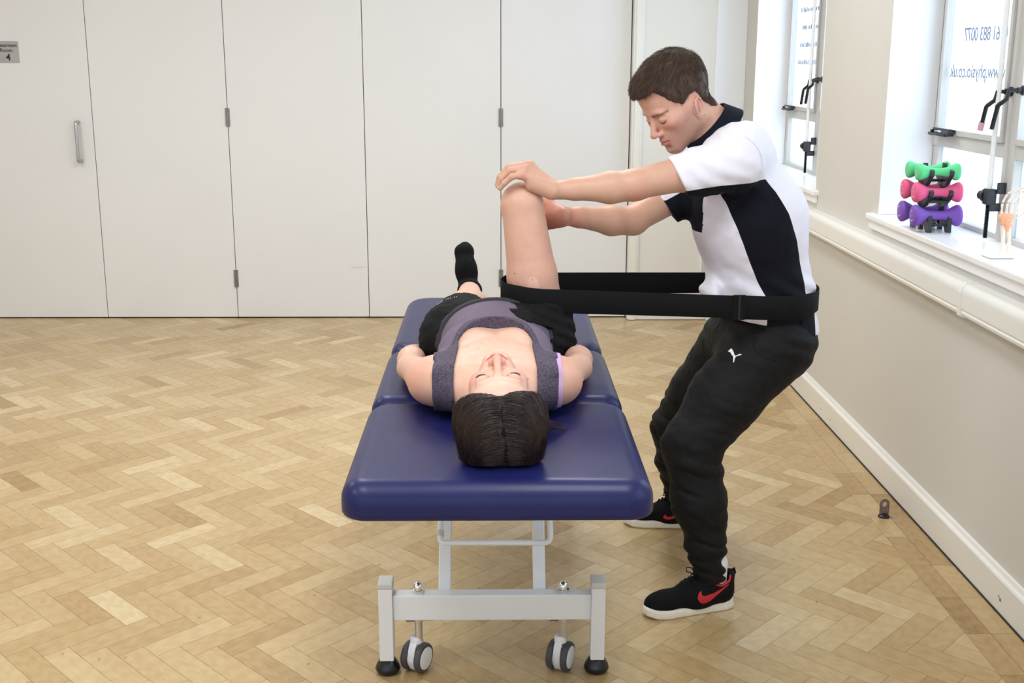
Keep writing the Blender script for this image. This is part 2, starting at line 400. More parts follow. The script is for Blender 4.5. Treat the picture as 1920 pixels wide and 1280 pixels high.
# windows ------------------------------------------------------------
def curl(y, z, x=1.66):  # crank handle
    return [(x+0.03, y, z), (x, y, z), (x-0.004, y+0.004, z-0.028), (x-0.02, y+0.018, z-0.045), (x-0.022, y+0.024, z-0.05), (x-0.024, y+0.05, z-0.125)]
for wi, (y0, y1) in enumerate(WIN):
    ym = (y0+y1)/2+0.015; g = 1.735
    w = MB()
    w.box(1.7155, 1.7655, y0+.0006, y0+0.05, SILLZ+.0006, HEADZ-.0006, .003).box(1.7155, 1.7655, y1-0.05, y1-.0006, SILLZ+.0006, HEADZ-.0006, .003)
    w.box(1.715, 1.765, y0, y1, SILLZ, 1.028, .003).box(1.715, 1.765, y0, y1, HEADZ-0.05, HEADZ, .003)
    w.box(1.708, 1.765, ym-0.045, ym+0.045, SILLZ, HEADZ, .003)
    w.box(1.7105, 1.7645, y0+.001, y1-.001, 1.285, 1.335, .003)
    win = struct(w.build('window_%d' % (wi+1), M['frame']))
    for (a, c) in ((y0+0.05, ym-0.045), (ym+0.045, y1-0.05)):     # opening sashes
        s_ = MB()
        s_.box(1.6988, 1.7228, a+.0006, a+0.022, 1.3358, HEADZ-0.0508, .002).box(1.6988, 1.7228, c-0.022, c-.0006, 1.3358, HEADZ-0.0508, .002)
        s_.box(1.698, 1.722, a, c, 1.335, 1.356, .002).box(1.698, 1.722, a, c, HEADZ-0.07, HEADZ-0.05, .002)
        s_.build('sash', M['frame'], win)
        MB().box(g, g+0.004, a, c, 1.335, HEADZ-0.05).build('glass_pane', M['frost'], win)
        MB().box(g, g+0.004, a, c, 1.028, 1.285).build('glass_pane', M['frost'], win)
        # casement stay on the transom
        far = c if c > ym else a; sgn = -1 if c > ym else 1
        st = MB(); st.box(1.686, 1.697, far+sgn*0.01, far+sgn*0.215, 1.346, 1.356, .002)
        st.box(1.672, 1.690, far+sgn*0.0, far+sgn*0.17, 1.328, 1.338, .003).box(1.676, 1.69, far+sgn*0.12, far+sgn*0.22, 1.332, 1.350, .004)
        st.lathe([(0.009, 0), (0.009, 0.02), (0.005, 0.026)], (1.682, far+sgn*0.20, 1.332), n=12)
        st.lathe([(0.007, 0), (0.007, 0.022)], (1.682, far+sgn*0.02, 1.326), n=12)
        st.build('casement_stay', M['black_metal'], win, 40)
        MB().tube([(1.684, far+sgn*0.05, 1.343), (1.680, far+sgn*0.11, 1.345), (1.684, far+sgn*0.16, 1.341)], 0.005, 8).build('stay_arm', M['chrome'], win, 40)
    # rod of the winding gear, its gearbox and cranks
    ry = ym+0.022
    MB().tube([(1.664, ry, HEADZ-0.02), (1.664, ry, 1.185)], 0.0085, 12).build('opener_rod', M['white_plastic'], win, 40)
    gb = MB().box(1.650, 1.684, ry-0.020, ry+0.022, 1.132, 1.186, .005).box(1.664, 1.706, ry-0.016, ry+0.010, 1.110, 1.137, .004)
    gb.lathe([(0.022, 0), (0.022, 0.010), (0.012, 0.012), (0.012, 0.020), (0.015, 0.021), (0.015, 0.029)], (1.664, ry+0.020, 1.160), (-0.35, 1, 0), n=16)
    gb.box(1.68, 1.712, ry-0.03, ry-0.018, 1.17, 1.208, .003).build('gearbox', M['black_plastic'], win, 40)
    sp = [(0.0085 if i % 2 else 0.0055, -i*0.0024) for i in range(49)]
    MB().lathe(sp, (1.664, ry, 1.134), n=10).build('threaded_rod', M['black_metal'], win)
    for k, (dy, dz) in enumerate(((0.024, 0.0), (-0.066, 0.006))):
        cy, cz = ym+dy, 1.505+dz
        c_ = MB().tube(curl(cy, cz), 0.0075, 10)
        c_.lathe([(0.016, 0), (0.016, 0.008), (0.010, 0.010), (0.010, 0.022)], (1.708, cy, cz), (-1, 0, 0), n=14)
        c_.build('crank_handle', M['black_metal'], win, 40)
    if wi == 1:   # taped end of one crank
        e = curl(ym+0.024, 1.505)[-1]
        MB().tube([(e[0]+0.001, e[1]-0.006, e[2]+0.024), (e[0]-0.001, e[1]+0.001, e[2]-0.003)], 0.010, 10).build('handle_tape', plain('pale_tape', srgb(214, 160, 172), 0.6), win, 40)
        T = lambda y, z: Matrix.Translation((1.7345, y, z)) @ Matrix(((0, 0, 1, 0), (1, 0, 0, 0), (0, 1, 0, 0), (0, 0, 0, 1)))
        text_mesh('lettering', '0161 883 0077', 0.068, T(4.070, 1.675), M['lettering'], win, 'LEFT', 0.0005, 0.0003, 0.92)
        text_mesh('lettering', 'www.physio.co.uk', 0.068, T(4.062, 1.545), M['lettering'], win, 'LEFT', 0.0005, 0.0003, 0.98)
    if wi == 0:
        rr = random.Random(3); m_ = MB()
        for k in range(9):
            zz = 1.585+k*0.095; yy = ym+0.14
            while yy < y1-0.14-0.03*(k % 3):
                l_ = rr.uniform(.014, .026); m_.box(1.7340, 1.7346, yy, yy+l_, zz, zz+rr.uniform(.016, .028)); yy += l_+rr.uniform(.006, .014)
        m_.build('lettering', M['lettering'], win)
    # added lining of the window recess, window light painted in as brighter white
    struct(MB().box(1.5202, 1.714, y1-0.003, y1-0.0003, 1.011, HEADZ-0.001).box(1.5202, 1.714, y0+0.0003, y0+0.003, 1.011, HEADZ-0.001).build('trim_%d' % (wi+10), M['lit_reveal']))
    # sill board
    s_ = MB().box(1.492, 1.72, y0-0.055, y1+0.075, 0.985, 1.010, 0.006).box(1.504, WX, y0-0.045, y1+0.065, 0.950, 0.986, 0.004)
    struct(s_.build('trim_%d' % (wi+6), M['sill']))
# housings of the added ceiling fill (above the frame)
for i, (x, y) in enumerate(FILL_PANELS):
    c = MB().box(x-0.32, x+0.32, y-0.62, y+0.62, CEIL-0.012, CEIL-0.0005, 0.002).build('ceiling_fill_panel', M['white_plastic'])
    tag(c, '%s added ceiling fill panel of the row nearest the %s' % (('left', 'middle', 'right')[i % 3], ('camera', 'folding doors')[i//3]), 'ceiling light', 'added ceiling fill panels')
    MB().box(x-0.29, x+0.29, y-0.59, y+0.59, CEIL-0.016, CEIL-0.012).build('diffuser', M['fill_lamp'], c)

# iron eye plate screwed to the floor by the skirting
ep = empty('floor_eye_plate', (1.404, 3.955, 0), 'small rusty iron eye plate standing up from the parquet beside the skirting', 'eye plate')
MB().lathe([(0.021, 0.0), (0.021, 0.004), (0.015, 0.010), (0.006, 0.014)], (1.404, 3.955, 0.0005), n=18).build('base_plate', M['black_metal'], ep, 40)
def eye_plate():
    out = [(-0.0165, 0.010), (0.0165, 0.010), (0.0175, 0.045)]+[(0.0175*math.cos(a), 0.050+0.0185*math.sin(a)) for a in [math.pi*i/10 for i in range(11)]]+[(-0.0175, 0.045)]
    hole = [(0.0085*math.cos(2*math.pi*i/16), 0.049+0.010*math.sin(2*math.pi*i/16)) for i in range(16)]
    bm = bmesh.new(); vs = [bm.verts.new((1.404+u, 3.953, v)) for u, v in out]; hs = [bm.verts.new((1.404+u, 3.953, v)) for u, v in hole]
    es = [bm.edges.new((vs[i], vs[(i+1) % len(vs)])) for i in range(len(vs))]+[bm.edges.new((hs[i], hs[(i+1) % 16])) for i in range(16)]
    bmesh.ops.triangle_fill(bm, use_beauty=True, edges=es)
    r = bmesh.ops.extrude_face_region(bm, geom=bm.faces[:]); bmesh.ops.translate(bm, verts=[v for v in r['geom'] if isinstance(v, bmesh.types.BMVert)], vec=(0, 0.005, 0))
    bmesh.ops.recalc_face_normals(bm, faces=bm.faces[:]); me = bpy.data.meshes.new('eye'); bm.to_mesh(me); bm.free(); return me
link('eye', eye_plate(), M['rust'], ep)
# ------------------------------------------------------------------ signed-distance modelling kit
def nrm(v): v = np.asarray(v, float); return v/np.linalg.norm(v)
class Pr:
    def __init__(s, f, op='add', k=0.01): s.f = f; s.op = op; s.k = k
def rc(a, b, r1, r2, k=0.01, op='add', squash=None):
    a = np.asarray(a, float); b = np.asarray(b, float)
    if squash is not None: n_, f_ = nrm(squash[0]), squash[1]; b = b+n_*((b-a)@n_)*(1/f_-1)
    ba = b-a; l2 = ba@ba; rr = r1-r2; a2 = max(l2-rr*rr, 1e-12); il2 = 1/l2
    def f(p):
        pa = p-a
        if squash is not None: pa = pa+n_*(pa@n_)[:, None]*(1/f_-1)
        y = pa@ba; z = y-l2; q = pa*l2-ba*y[:, None]; x2 = np.einsum('ij,ij->i', q, q); y2 = y*y*l2; z2 = z*z*l2; kk = np.sign(rr)*rr*rr*x2
        d = (np.sqrt(x2*a2*il2)+y*rr)*il2-r1
        d = np.where(np.sign(y)*a2*y2 < kk, np.sqrt(x2+y2)*il2-r1, d)
        d = np.where(np.sign(z)*a2*z2 > kk, np.sqrt(x2+z2)*il2-r2, d)
        return d*min(1, squash[1]) if squash is not None else d
    return Pr(f, op, k)
def el(c, r, R=None, k=0.01, op='add'):
    c = np.asarray(c, float); r = np.asarray(r, float); rm = r.min()
    def f(p):
        q = p-c
        if R is not None: q = q@R
        k0 = np.linalg.norm(q/r, axis=1); k1 = np.linalg.norm(q/(r*r), axis=1)
        return np.where(k0 < 1e-6, -rm, k0*(k0-1)/np.maximum(k1, 1e-9))
    return Pr(f, op, k)
def bx(c, h, R=None, rad=0.0, k=0.005, op='add'):
    c = np.asarray(c, float); h = np.asarray(h, float)-rad
    def f(p):
        q = p-c
        if R is not None: q = q@R
        q = np.abs(q)-h; return np.linalg.norm(np.maximum(q, 0), axis=1)+np.minimum(q.max(axis=1), 0)-rad
    return Pr(f, op, k)
def hs(n, o, op='int', k=0.004):
    n = nrm(n); o = np.asarray(o, float)
    return Pr(lambda p: (p-o)@n, op, k)
def fn(f, op='add', k=0.005): return Pr(f, op, k)
def xf(prims, Mx, s):
    """place prims modelled in a local frame: world = O + s * R @ local"""
    R = np.array(Mx)[:3, :3]; O = np.array(Mx)[:3, 3]; out = []
    for q in prims:
        def f(p, q=q): return q.f(((p-O)@R)/s)*s
        out.append(Pr(f, q.op, q.k*s))
    return out
def comb(D, d, op, k):
    if op == 'add':
        h = np.clip(0.5+0.5*(D-d)/k, 0, 1); return D*(1-h)+d*h-k*h*(1-h)
    if op == 'sub': d = -d
    h = np.clip(0.5-0.5*(D-d)/k, 0, 1); return D*(1-h)+d*h+k*h*(1-h)
def ev(prims, p):
    D = np.full(len(p), 1e3)
    for q in prims: D = comb(D, q.f(p), q.op, q.k)
    return D
def surf(prims, h, lo, hi, disp=None, keep=None, B=12, dmax=0.0, project=2):
    """mesh the zero level of the field inside the box lo..hi with cell size h"""
    lo = np.floor(np.asarray(lo)/h/B).astype(int)-1; hi = np.ceil(np.asarray(hi)/h/B).astype(int)+1
    bi = np.stack(np.meshgrid(*[np.arange(lo[i], hi[i]) for i in range(3)], indexing='ij'), -1).reshape(-1, 3)
    C = (bi+0.5)*B*h+0.5*h; hd = (B/2+1)*h*math.sqrt(3)
    dl = []; D = np.full(len(C), 1e3)
    for q in prims:
        d = q.f(C); dl.append(d); D = comb(D, d, q.op, q.k)
    dl = np.array(dl); act = np.abs(D) < hd*1.35+dmax
    s3 = np.arange(B+2); nodes = np.stack(np.meshgrid(s3, s3, s3, indexing='ij'), -1).reshape(-1, 3)
    n1 = B+2; Vs = []; Is = []; Qs = []; OFF = 1 << 20
    def cid(c): c = c.astype(np.int64)+OFF//2; return (c[..., 0]*OFF+c[..., 1])*OFF+c[..., 2]
    for bidx in np.nonzero(act)[0]:
        Db = abs(D[bidx]); pl = []
        for j, q in enumerate(prims):
            lim = Db+2.6*hd+q.k+dmax
            if q.op == 'add':
                if dl[j, bidx] < lim: pl.append(q)
            elif q.op == 'sub':
                if dl[j, bidx] < 1.3*hd+q.k+dmax: pl.append(q)
            else:
                if dl[j, bidx] > -(1.3*hd+q.k+dmax): pl.append(q)
        g0 = bi[bidx]*B
        P = (nodes+g0)*h
        fe = (lambda p: ev(pl, p)) if disp is None else (lambda p: ev(pl, p)+disp(p))
        v = fe(P).reshape(n1, n1, n1); s = v < 0
        if s.all() or not s.any(): continue
        cnt = np.zeros((B+1,)*3, np.int8); acc = np.zeros((B+1,)*3+(3,)); 
        gi = np.stack(np.meshgrid(s3[:-1], s3[:-1], s3[:-1], indexing='ij'), -1).astype(float)
        for ax in range(3):
            o1, o2 = [a for a in range(3) if a != ax]
            for da in (0, 1):
                for db in (0, 1):
                    sl = [slice(0, B+1)]*3; sl[o1] = slice(da, B+1+da); sl[o2] = slice(db, B+1+db)
                    sl2 = list(sl); sl2[ax] = slice(1, B+2)
                    va = v[tuple(sl)]; vb = v[tuple(sl2)]; x = (va < 0) != (vb < 0)
                    if not x.any(): continue
                    t = va[x]/(va[x]-vb[x]); pt = gi[x].copy(); pt[:, ax] += t; pt[:, o1] += da; pt[:, o2] += db
                    acc[x] += pt; cnt[x] += 1
        m = cnt > 0; cells = np.argwhere(m); 
        Vs.append((acc[m]/cnt[m][:, None]+g0)*h); Is.append(cid(cells+g0))
        if project:
            W = Vs[-1]; e = h*0.2
            for _ in range(project):
                f0 = fe(W); G = np.stack([fe(W+np.eye(3)[a]*e)-f0 for a in range(3)], 1)/e
                gn = np.maximum((G*G).sum(1), 0.05); st = -f0/gn; W = W+G*np.clip(st, -h, h)[:, None]
            Vs[-1] = np.clip(W, Vs[-1]-h*0.8, Vs[-1]+h*0.8)
        for ax in range(3):
            o1, o2 = (ax+1) % 3, (ax+2) % 3
            sl = [None]*3; sl[ax] = slice(0, B); sl[o1] = slice(1, B+1); sl[o2] = slice(1, B+1); sl2 = list(sl); sl2[ax] = slice(1, B+1)
            a = s[tuple(sl)]; b_ = s[tuple(sl2)]; x = a != b_
            if not x.any(): continue
            idx = np.argwhere(x); base = idx.copy(); base[:, o1] += 1; base[:, o2] += 1
            q = []
            for (u, w) in ((-1, -1), (0, -1), (0, 0), (-1, 0)):
                c = base.copy(); c[:, o1] += u; c[:, o2] += w; q.append(cid(c+g0))
            q = np.stack(q, 1); rev = ~a[x]; q[rev] = q[rev][:, ::-1]; Qs.append(q)
    V = np.concatenate(Vs); I = np.concatenate(Is); Q = np.concatenate(Qs)
    u, first = np.unique(I, return_index=True); V = V[first]; Q = np.searchsorted(u, Q)
    Q = np.clip(Q, 0, len(u)-1)
    if keep is not None: Q = Q[keep(V[Q].mean(1))]
    used, inv = np.unique(Q, return_inverse=True); return V[used], inv.reshape(Q.shape)
def merge(parts):
    V = []; F = []; n = 0
    for v, f in parts: V.append(v); F.append(f+n); n += len(v)
    return np.concatenate(V), np.concatenate(F)
def vcol(me, cols, name='col'):
    a = me.attributes.new(name, 'FLOAT_COLOR', 'POINT'); c = np.ones((len(cols), 4), np.float32); c[:, :3] = cols; a.data.foreach_set('color', c.ravel())
def vfl(me, vals, name):
    a = me.attributes.new(name, 'FLOAT', 'POINT'); a.data.foreach_set('value', np.asarray(vals, np.float32))
def sdf_obj(name, V, F, mat, parent=None):
    o = link(name, mesh_np(name, V, F), mat, parent, True); return o
_rs = np.random.RandomState(5); _NG = _rs.rand(32, 32, 32)
def vnoise(p):
    """smooth value noise, -1..1"""
    i = np.floor(p).astype(int); f = p-i; f = f*f*(3-2*f); r = 0
    for dx in (0, 1):
        for dy in (0, 1):
            for dz in (0, 1):
                w = (f[:, 0] if dx else 1-f[:, 0])*(f[:, 1] if dy else 1-f[:, 1])*(f[:, 2] if dz else 1-f[:, 2])
                r = r+w*_NG[(i[:, 0]+dx) % 32, (i[:, 1]+dy) % 32, (i[:, 2]+dz) % 32]
    return r*2-1
def sstep(a, b, x): t = np.clip((x-a)/(b-a), 0, 1); return t*t*(3-2*t)
def slab(x0, x1, y0, y1, z0, z1, R, r, puff=0.0):
    cx, cy, cz = (x0+x1)/2, (y0+y1)/2, (z0+z1)/2; hx, hy, hz = (x1-x0)/2, (y1-y0)/2, (z1-z0)/2
    def f(p):
        q = p-np.array([cx, cy, cz]); a = np.abs(q[:, 0])-(hx-R); b = np.abs(q[:, 1])-(hy-R)
        d2 = np.hypot(np.maximum(a, 0), np.maximum(b, 0))+np.minimum(np.maximum(a, b), 0)-R+r
        top = hz-r+puff*(1-np.clip((q[:, 0]/hx)**2, 0, 1))*(1-np.clip((q[:, 1]/hy)**4, 0, 1))
        w = np.where(q[:, 2] > 0, q[:, 2]-top, -q[:, 2]-(hz-0.010)); rr = np.where(q[:, 2] > 0, r, 0.010)
        d3 = np.where(q[:, 2] > 0, d2, d2-r+0.010)
        return np.minimum(np.maximum(d3, w), 0)+np.hypot(np.maximum(d3, 0), np.maximum(w, 0))-rr
    return Pr(f)
# ------------------------------------------------------------------ treatment couch
TOP = 0.770
cch = empty('treatment_couch', (0, 3.1, 0), 'long navy vinyl treatment couch in three sections on a white steel wheeled base', 'treatment couch')
def cushion(name, y0, y1, R, R2=None):
    pr = [slab(-0.318, 0.326, y0, y1, 0.692, TOP, R, 0.044, 0.004)]
    V, F = surf(pr, 0.0075, (-0.34, y0-0.02, 0.68), (0.35, y1+0.02, 0.79))
    c = sdf_obj(name, V, F, M['vinyl'], cch)
    return c
c1 = cushion('head_cushion', 2.222, 2.838, 0.058); c2 = cushion('middle_cushion', 2.842, 3.392, 0.05); c3 = cushion('foot_cushion', 3.396, 4.185, 0.085)
for c, y0, y1 in ((c1, 2.222, 2.838), (c2, 2.842, 3.392), (c3, 3.396, 4.185)):
    MB().box(-0.27, 0.278, y0+0.055, y1-0.03, 0.684, 0.695, 0.003).build('base_board', M['black_plastic'], c)
fr = M['white_coat']
b = MB()
for x in (-0.134, 0.117): b.box(x-0.02, x+0.02, 2.55, 4.05, 0.650, 0.684, 0.003)
for y in (2.58, 3.30, 4.0): b.box(-0.22, 0.21, y, y+0.04, 0.655, 0.684, 0.003)
b.build('top_frame', fr, cch)
def post(px, Y=2.845):
    p = empty('x'); bpy.data.objects.remove(p)
    o = MB().box(px-0.0185, px+0.0185, Y-0.004, Y+0.052, 0.045, 0.252, 0.002).build('leg', fr, cch)
    MB().box(px-0.0195, px+0.0195, Y-0.005, Y+0.053, 0.250, 0.268, 0.004).build('end_cap', M['grey_plastic'], o)
    MB().lathe([(0.004, 0.050), (0.016, 0.046), (0.022, 0.038), (0.031, 0.022), (0.034, 0.012), (0.030, 0.003), (0.020, 0.0)], (px, Y+0.024, 0.0005), n=28).build('rubber_foot', M['black_rubber'], o, 50)
for px in (-0.2905, 0.271): post(px)
for px in (-0.2905, 0.271): post(px, 4.06)
b = MB().box(-0.272, 0.253, 2.850, 2.890, 0.158, 0.230, 0.003); b.build('end_beam', fr, cch)
MB().box(-0.272, 0.253, 4.065, 4.105, 0.158, 0.230, 0.003).build('end_beam', fr, cch)
for x in (-0.137, 0.117):   # slanted lifting arms
    n_ = Vector((0, 0.34, 0.45)); MM = Matrix.Translation((x, 2.90, 0.20)) @ Matrix.Rotation(-math.atan2(0.34, 0.45), 4, 'X')
    MB().box(-0.0165, 0.0165, -0.022, 0.022, 0, 0.575, 0.003, MM).build('lifting_arm', fr, cch)
for x in (-0.112, 0.092):   # rear pair of arms, crossing towards the foot end
    MM = Matrix.Translation((x, 4.07, 0.20)) @ Matrix.Rotation(math.atan2(0.34, 0.45), 4, 'X')
    MB().box(-0.0165, 0.0165, -0.022, 0.022, 0, 0.575, 0.003, MM).build('lifting_arm', fr, cch)
MB().tube([(-0.17, 3.235, 0.645), (0.15, 3.235, 0.645)], 0.016, 16).build('cross_tube', fr, cch, 40)
# release bar
zz, Yb = 0.356, 2.905
pts = [(-0.146, Yb+0.10, zz+0.10)]+[(-0.148, Yb+0.02, zz+0.022)]+arc((-0.148, Yb+0.010, zz+0.012), (-0.148, Yb, zz), (-0.134, Yb, zz))+arc((0.130, Yb, zz-0.001), (0.146, Yb, zz), (0.146, Yb+0.008, zz+0.016))+[(0.140, Yb+0.20, zz+0.30)]
MB().tube(pts, 0.0078, 14).build('release_bar', fr, cch, 40)
MB().lathe([(0.0105, 0), (0.0105, 0.016)], (-0.148, Yb+0.012, zz+0.012), (0, 0.7, 0.7), n=16).build('bar_end_sleeve', M['grey_plastic'], cch, 40)
MB().box(0.105, 0.165, 3.08, 3.14, 0.655, 0.690, .003).lathe([(0.010, 0), (0.010, 0.05)], (0.11, 3.11, 0.655), (1, 0, 0), n=14).build('hinge_bracket', M['dull_steel'], cch, 40)
# castor jack bar below the beam
MB().tube([(-0.205, 2.93, 0.152), (-0.168, 2.93, 0.152), (-0.160, 2.93, 0.137), (-0.150, 2.93, 0.150), (-0.10, 2.93, 0.152), (0.09, 2.93, 0.150), (0.14, 2.93, 0.148), (0.15, 2.93, 0.133), (0.165, 2.93, 0.148), (0.19, 2.93, 0.148)], 0.008, 12).build('castor_link_bar', fr, cch, 40)
def castor(x, Y, yaw):
    cs = MB().lathe([(0.011, 0.088), (0.011, 0.2)], (x, Y, 0.0), n=20).build('castor', M['chrome'], cch, 40)
    MB().lathe([(0.015, 0.229), (0.015, 0.237), (0.010, 0.240), (0.0135, 0.243), (0.0135, 0.250), (0.009, 0.256), (0.002, 0.258)], (x, Y, 0), n=24).build('chrome_cap', M['chrome'], cs, 40)
    MB().lathe([(0.013, 0), (0.013, 0.022)], (x-0.034, Y+0.03, 0.142), (1, 0, 0), n=16).build('pivot_sleeve', M['dgrey_plastic'], cs, 40)
    MB().lathe([(0.0105, 0), (0.0105, 0.03)], (x+0.010, Y+0.03, 0.142), (1, 0, 0), n=16).build('pivot_sleeve', M['dgrey_plastic'], cs, 40)
    Rz = Matrix.Translation((x-0.006, Y+0.002, 0)) @ Matrix.Rotation(yaw, 4, 'Z')
    def TP(mb): mb.V = [tuple(Rz @ Vector(v)) for v in mb.V]; return mb
    # fork body between the two wheels
    P = [(-0.014+0.0*i, 0) for i in ()]
    body = [(0.030*math.cos(a), 0.047+0.046*math.sin(a)) for a in [math.radians(t) for t in range(-60, 241, 12)]]
    m = MB().prism(body, lambda u, v, t: (t, u, v), -0.010, 0.010); m.lathe([(0.017, 0.083), (0.017, 0.094), (0.014, 0.101)], (0.0, 0, 0), n=18)
    TP(m).build('fork', M['white_coat'], cs, 40)
    for s_ in (-1, 1):
        t = MB().lathe([(0.030, 0.0115), (0.037, 0.012), (0.041, 0.016), (0.041, 0.024), (0.038, 0.0285), (0.030, 0.029)], (0, 0, 0.0415), (s_, 0, 0), n=36)
        wh = TP(t).build('wheel', M['rubber'], cs, 35)
        TP(MB().lathe([(0.0305, 0.0), (0.0305, 0.0305), (0.028, 0.0315), (0.006, 0.0325), (0.001, 0.0325)], (0, 0, 0.0415), (s_, 0, 0), n=36)).build('hub_cap', M['white_coat'], cs, 35)
castor(-0.207, 2.875, math.radians(-28)); castor(0.180, 2.875, math.radians(-24))
castor(-0.207, 4.05, math.radians(-20)); castor(0.180, 4.05, math.radians(-20))
# ------------------------------------------------------------------ dumbbell rack and dumbbells on the sill
SZ = 1.0105; RX, RY = 1.578, 4.207
rack = empty('dumbbell_rack', (RX, RY, SZ), 'black plastic three-tier rack holding the coloured dumbbells on the window sill', 'dumbbell rack')
TIERS = [(1.068, 0.066, 'purple', 0.0385, 0.0165), (1.150, 0.058, 'pink', 0.0355, 0.015), (1.221, 0.050, 'green', 0.0300, 0.0135)]
def side_frame(x):
    m = MB()
    f = lambda u, v, t: (x+t, RY+u, v)
    T = 0.007
    m.prism([(-0.009, SZ), (0.009, SZ), (0.0075, 1.243), (0.004, 1.249), (-0.004, 1.249), (-0.0075, 1.243)], f, -T, T)
    # base foot with spread legs
    m.prism([(-0.092, SZ), (-0.066, SZ), (-0.050, SZ+0.020), (0.050, SZ+0.020), (0.066, SZ), (0.092, SZ), (0.090, SZ+0.05), (0.084, SZ+0.06), (0.078, SZ+0.036), (0.045, SZ+0.036), (-0.045, SZ+0.036), (-0.078, SZ+0.036), (-0.084, SZ+0.06), (-0.090, SZ+0.05)], f, -T, T)
    for (z, dy, c, R, r) in TIERS[1:]:
        for s_ in (-1, 1):
            P = [(0.004, z-0.060), (0.030, z-0.052), (dy+0.004, z-0.030), (dy+r+0.013, z-0.010), (dy+r+0.013, z+0.004), (dy+r+0.006, z+0.010), (dy+r+0.0015, z+0.002),
                 (dy+r*0.7, z-r*0.72-0.001), (dy, z-r-0.0008), (dy-r*0.7, z-r*0.72-0.001), (dy-r-0.002, z-0.004), (0.004, z-0.022)]
            P = [(u*s_, v) for u, v in P]
            if s_ < 0: P = P[::-1]
            m.prism(P, f, -T, T)
    m.build('side_frame', M['black_plastic'], rack)
for x in (RX-0.036, RX+0.034): side_frame(x)
for z, dy in ((SZ+0.028, 0.07), (SZ+0.028, -0.07), (1.118, 0.05), (1.118, -0.05), (1.190, 0.0), (1.12, 0.0)):
    MB().box(RX-0.036, RX+0.034, RY+dy-0.005, RY+dy+0.005, z-0.008, z+0.002, 0.002).build('cross_bar', M['black_plastic'], rack)
NAMES = {('purple', -1): 'purple dumbbell on the bottom tier of the rack, front side', ('purple', 1): 'purple dumbbell on the bottom tier of the rack, behind the front purple one',
 ('pink', -1): 'pink dumbbell on the middle tier of the rack, front side', ('pink', 1): 'pink dumbbell on the middle tier of the rack, behind the front pink one',
 ('green', -1): 'green dumbbell on the top tier of the rack, front side', ('green', 1): 'green dumbbell on the top tier of the rack, behind the front green one'}
for (z, dy, c, R, r) in TIERS:
    L2 = 0.0865 if c == 'purple' else (0.085 if c == 'pink' else 0.077)
    prof = [(0.001, -L2), (R*0.55, -L2), (R*0.9, -L2+0.003), (R, -L2+0.008), (R*0.985, -L2+0.016), (R*0.80, -L2+0.030), (r*1.18, -L2+0.050), (r, -L2+0.066), (r*0.96, 0)]
    prof = prof+[(a, -h) for a, h in reversed(prof[:-1])]
    for s_ in (-1, 1):
        X = RX-0.008; Y = RY+s_*dy
        d = MB().lathe(prof, (X, Y, z), (1, 0, 0), n=36, caps=False).build('dumbbell', M[c], None, 60)
        tag(d, NAMES[(c, s_)], 'dumbbell', 'dumbbells on the rack')
        mk = MB(); n = 14; q = R*0.5      # printed ring mark and weight figure on the end face
        V = []; F = []
        for i in range(n+1):
            a = math.radians(-40-250*i/n)
            for rr in (q, q*0.86): V.append((X-L2-0.0005, Y+rr*math.cos(a)*-1, z+rr*math.sin(a)))
        F = [(2*i, 2*i+1, 2*i+3, 2*i+2) for i in range(n)]; mk.add(V, F)
        mk.box(X-L2-0.0006, X-L2-0.0002, Y-0.0012, Y+0.0012, z-0.004, z+0.006)
        mk.build('weight_mark', M['mark'], d)
# ------------------------------------------------------------------ anatomical hand model on the sill
hm = empty('hand_skeleton_model', (1.60, 3.60, SZ), 'plastic hand skeleton model with orange ligaments standing on the window sill', 'anatomical model')
MB().box(1.520, 1.606, 3.545, 3.625, SZ, SZ+0.014, 0.006).build('stand_base', M['white_plastic'], hm, 40)
bx0, by0 = 1.590, 3.60
MB().tube([(bx0-0.010, by0-0.004, SZ+0.012), (bx0-0.009, by0, SZ+0.05), (bx0-0.011, by0+0.004, SZ+0.095)], 0.006, 12, rad=[0.0085, 0.0052, 0.0085]).build('forearm_bone', M['bone'], hm, 60)
MB().tube([(bx0+0.010, by0-0.004, SZ+0.012), (bx0+0.011, by0, SZ+0.05), (bx0+0.007, by0+0.004, SZ+0.092)], 0.005, 12, rad=[0.008, 0.0046, 0.0065]).build('forearm_bone', M['bone'], hm, 60)
pr = [el((bx0-0.004, by0+0.002, SZ+0.107), (0.020, 0.010, 0.014), k=0.01), el((bx0-0.008, by0, SZ+0.124), (0.026, 0.010, 0.012), k=0.01), rc((bx0, by0, SZ+0.085), (bx0, by0, SZ+0.10), 0.008, 0.013, 0.01)]
V, F = surf(pr, 0.002, (bx0-0.05, by0-0.03, SZ+0.06), (bx0+0.04, by0+0.03, SZ+0.15), disp=lambda p: 0.0012*vnoise(p*260))
sdf_obj('ligaments', V, F, M['ligament'], hm)
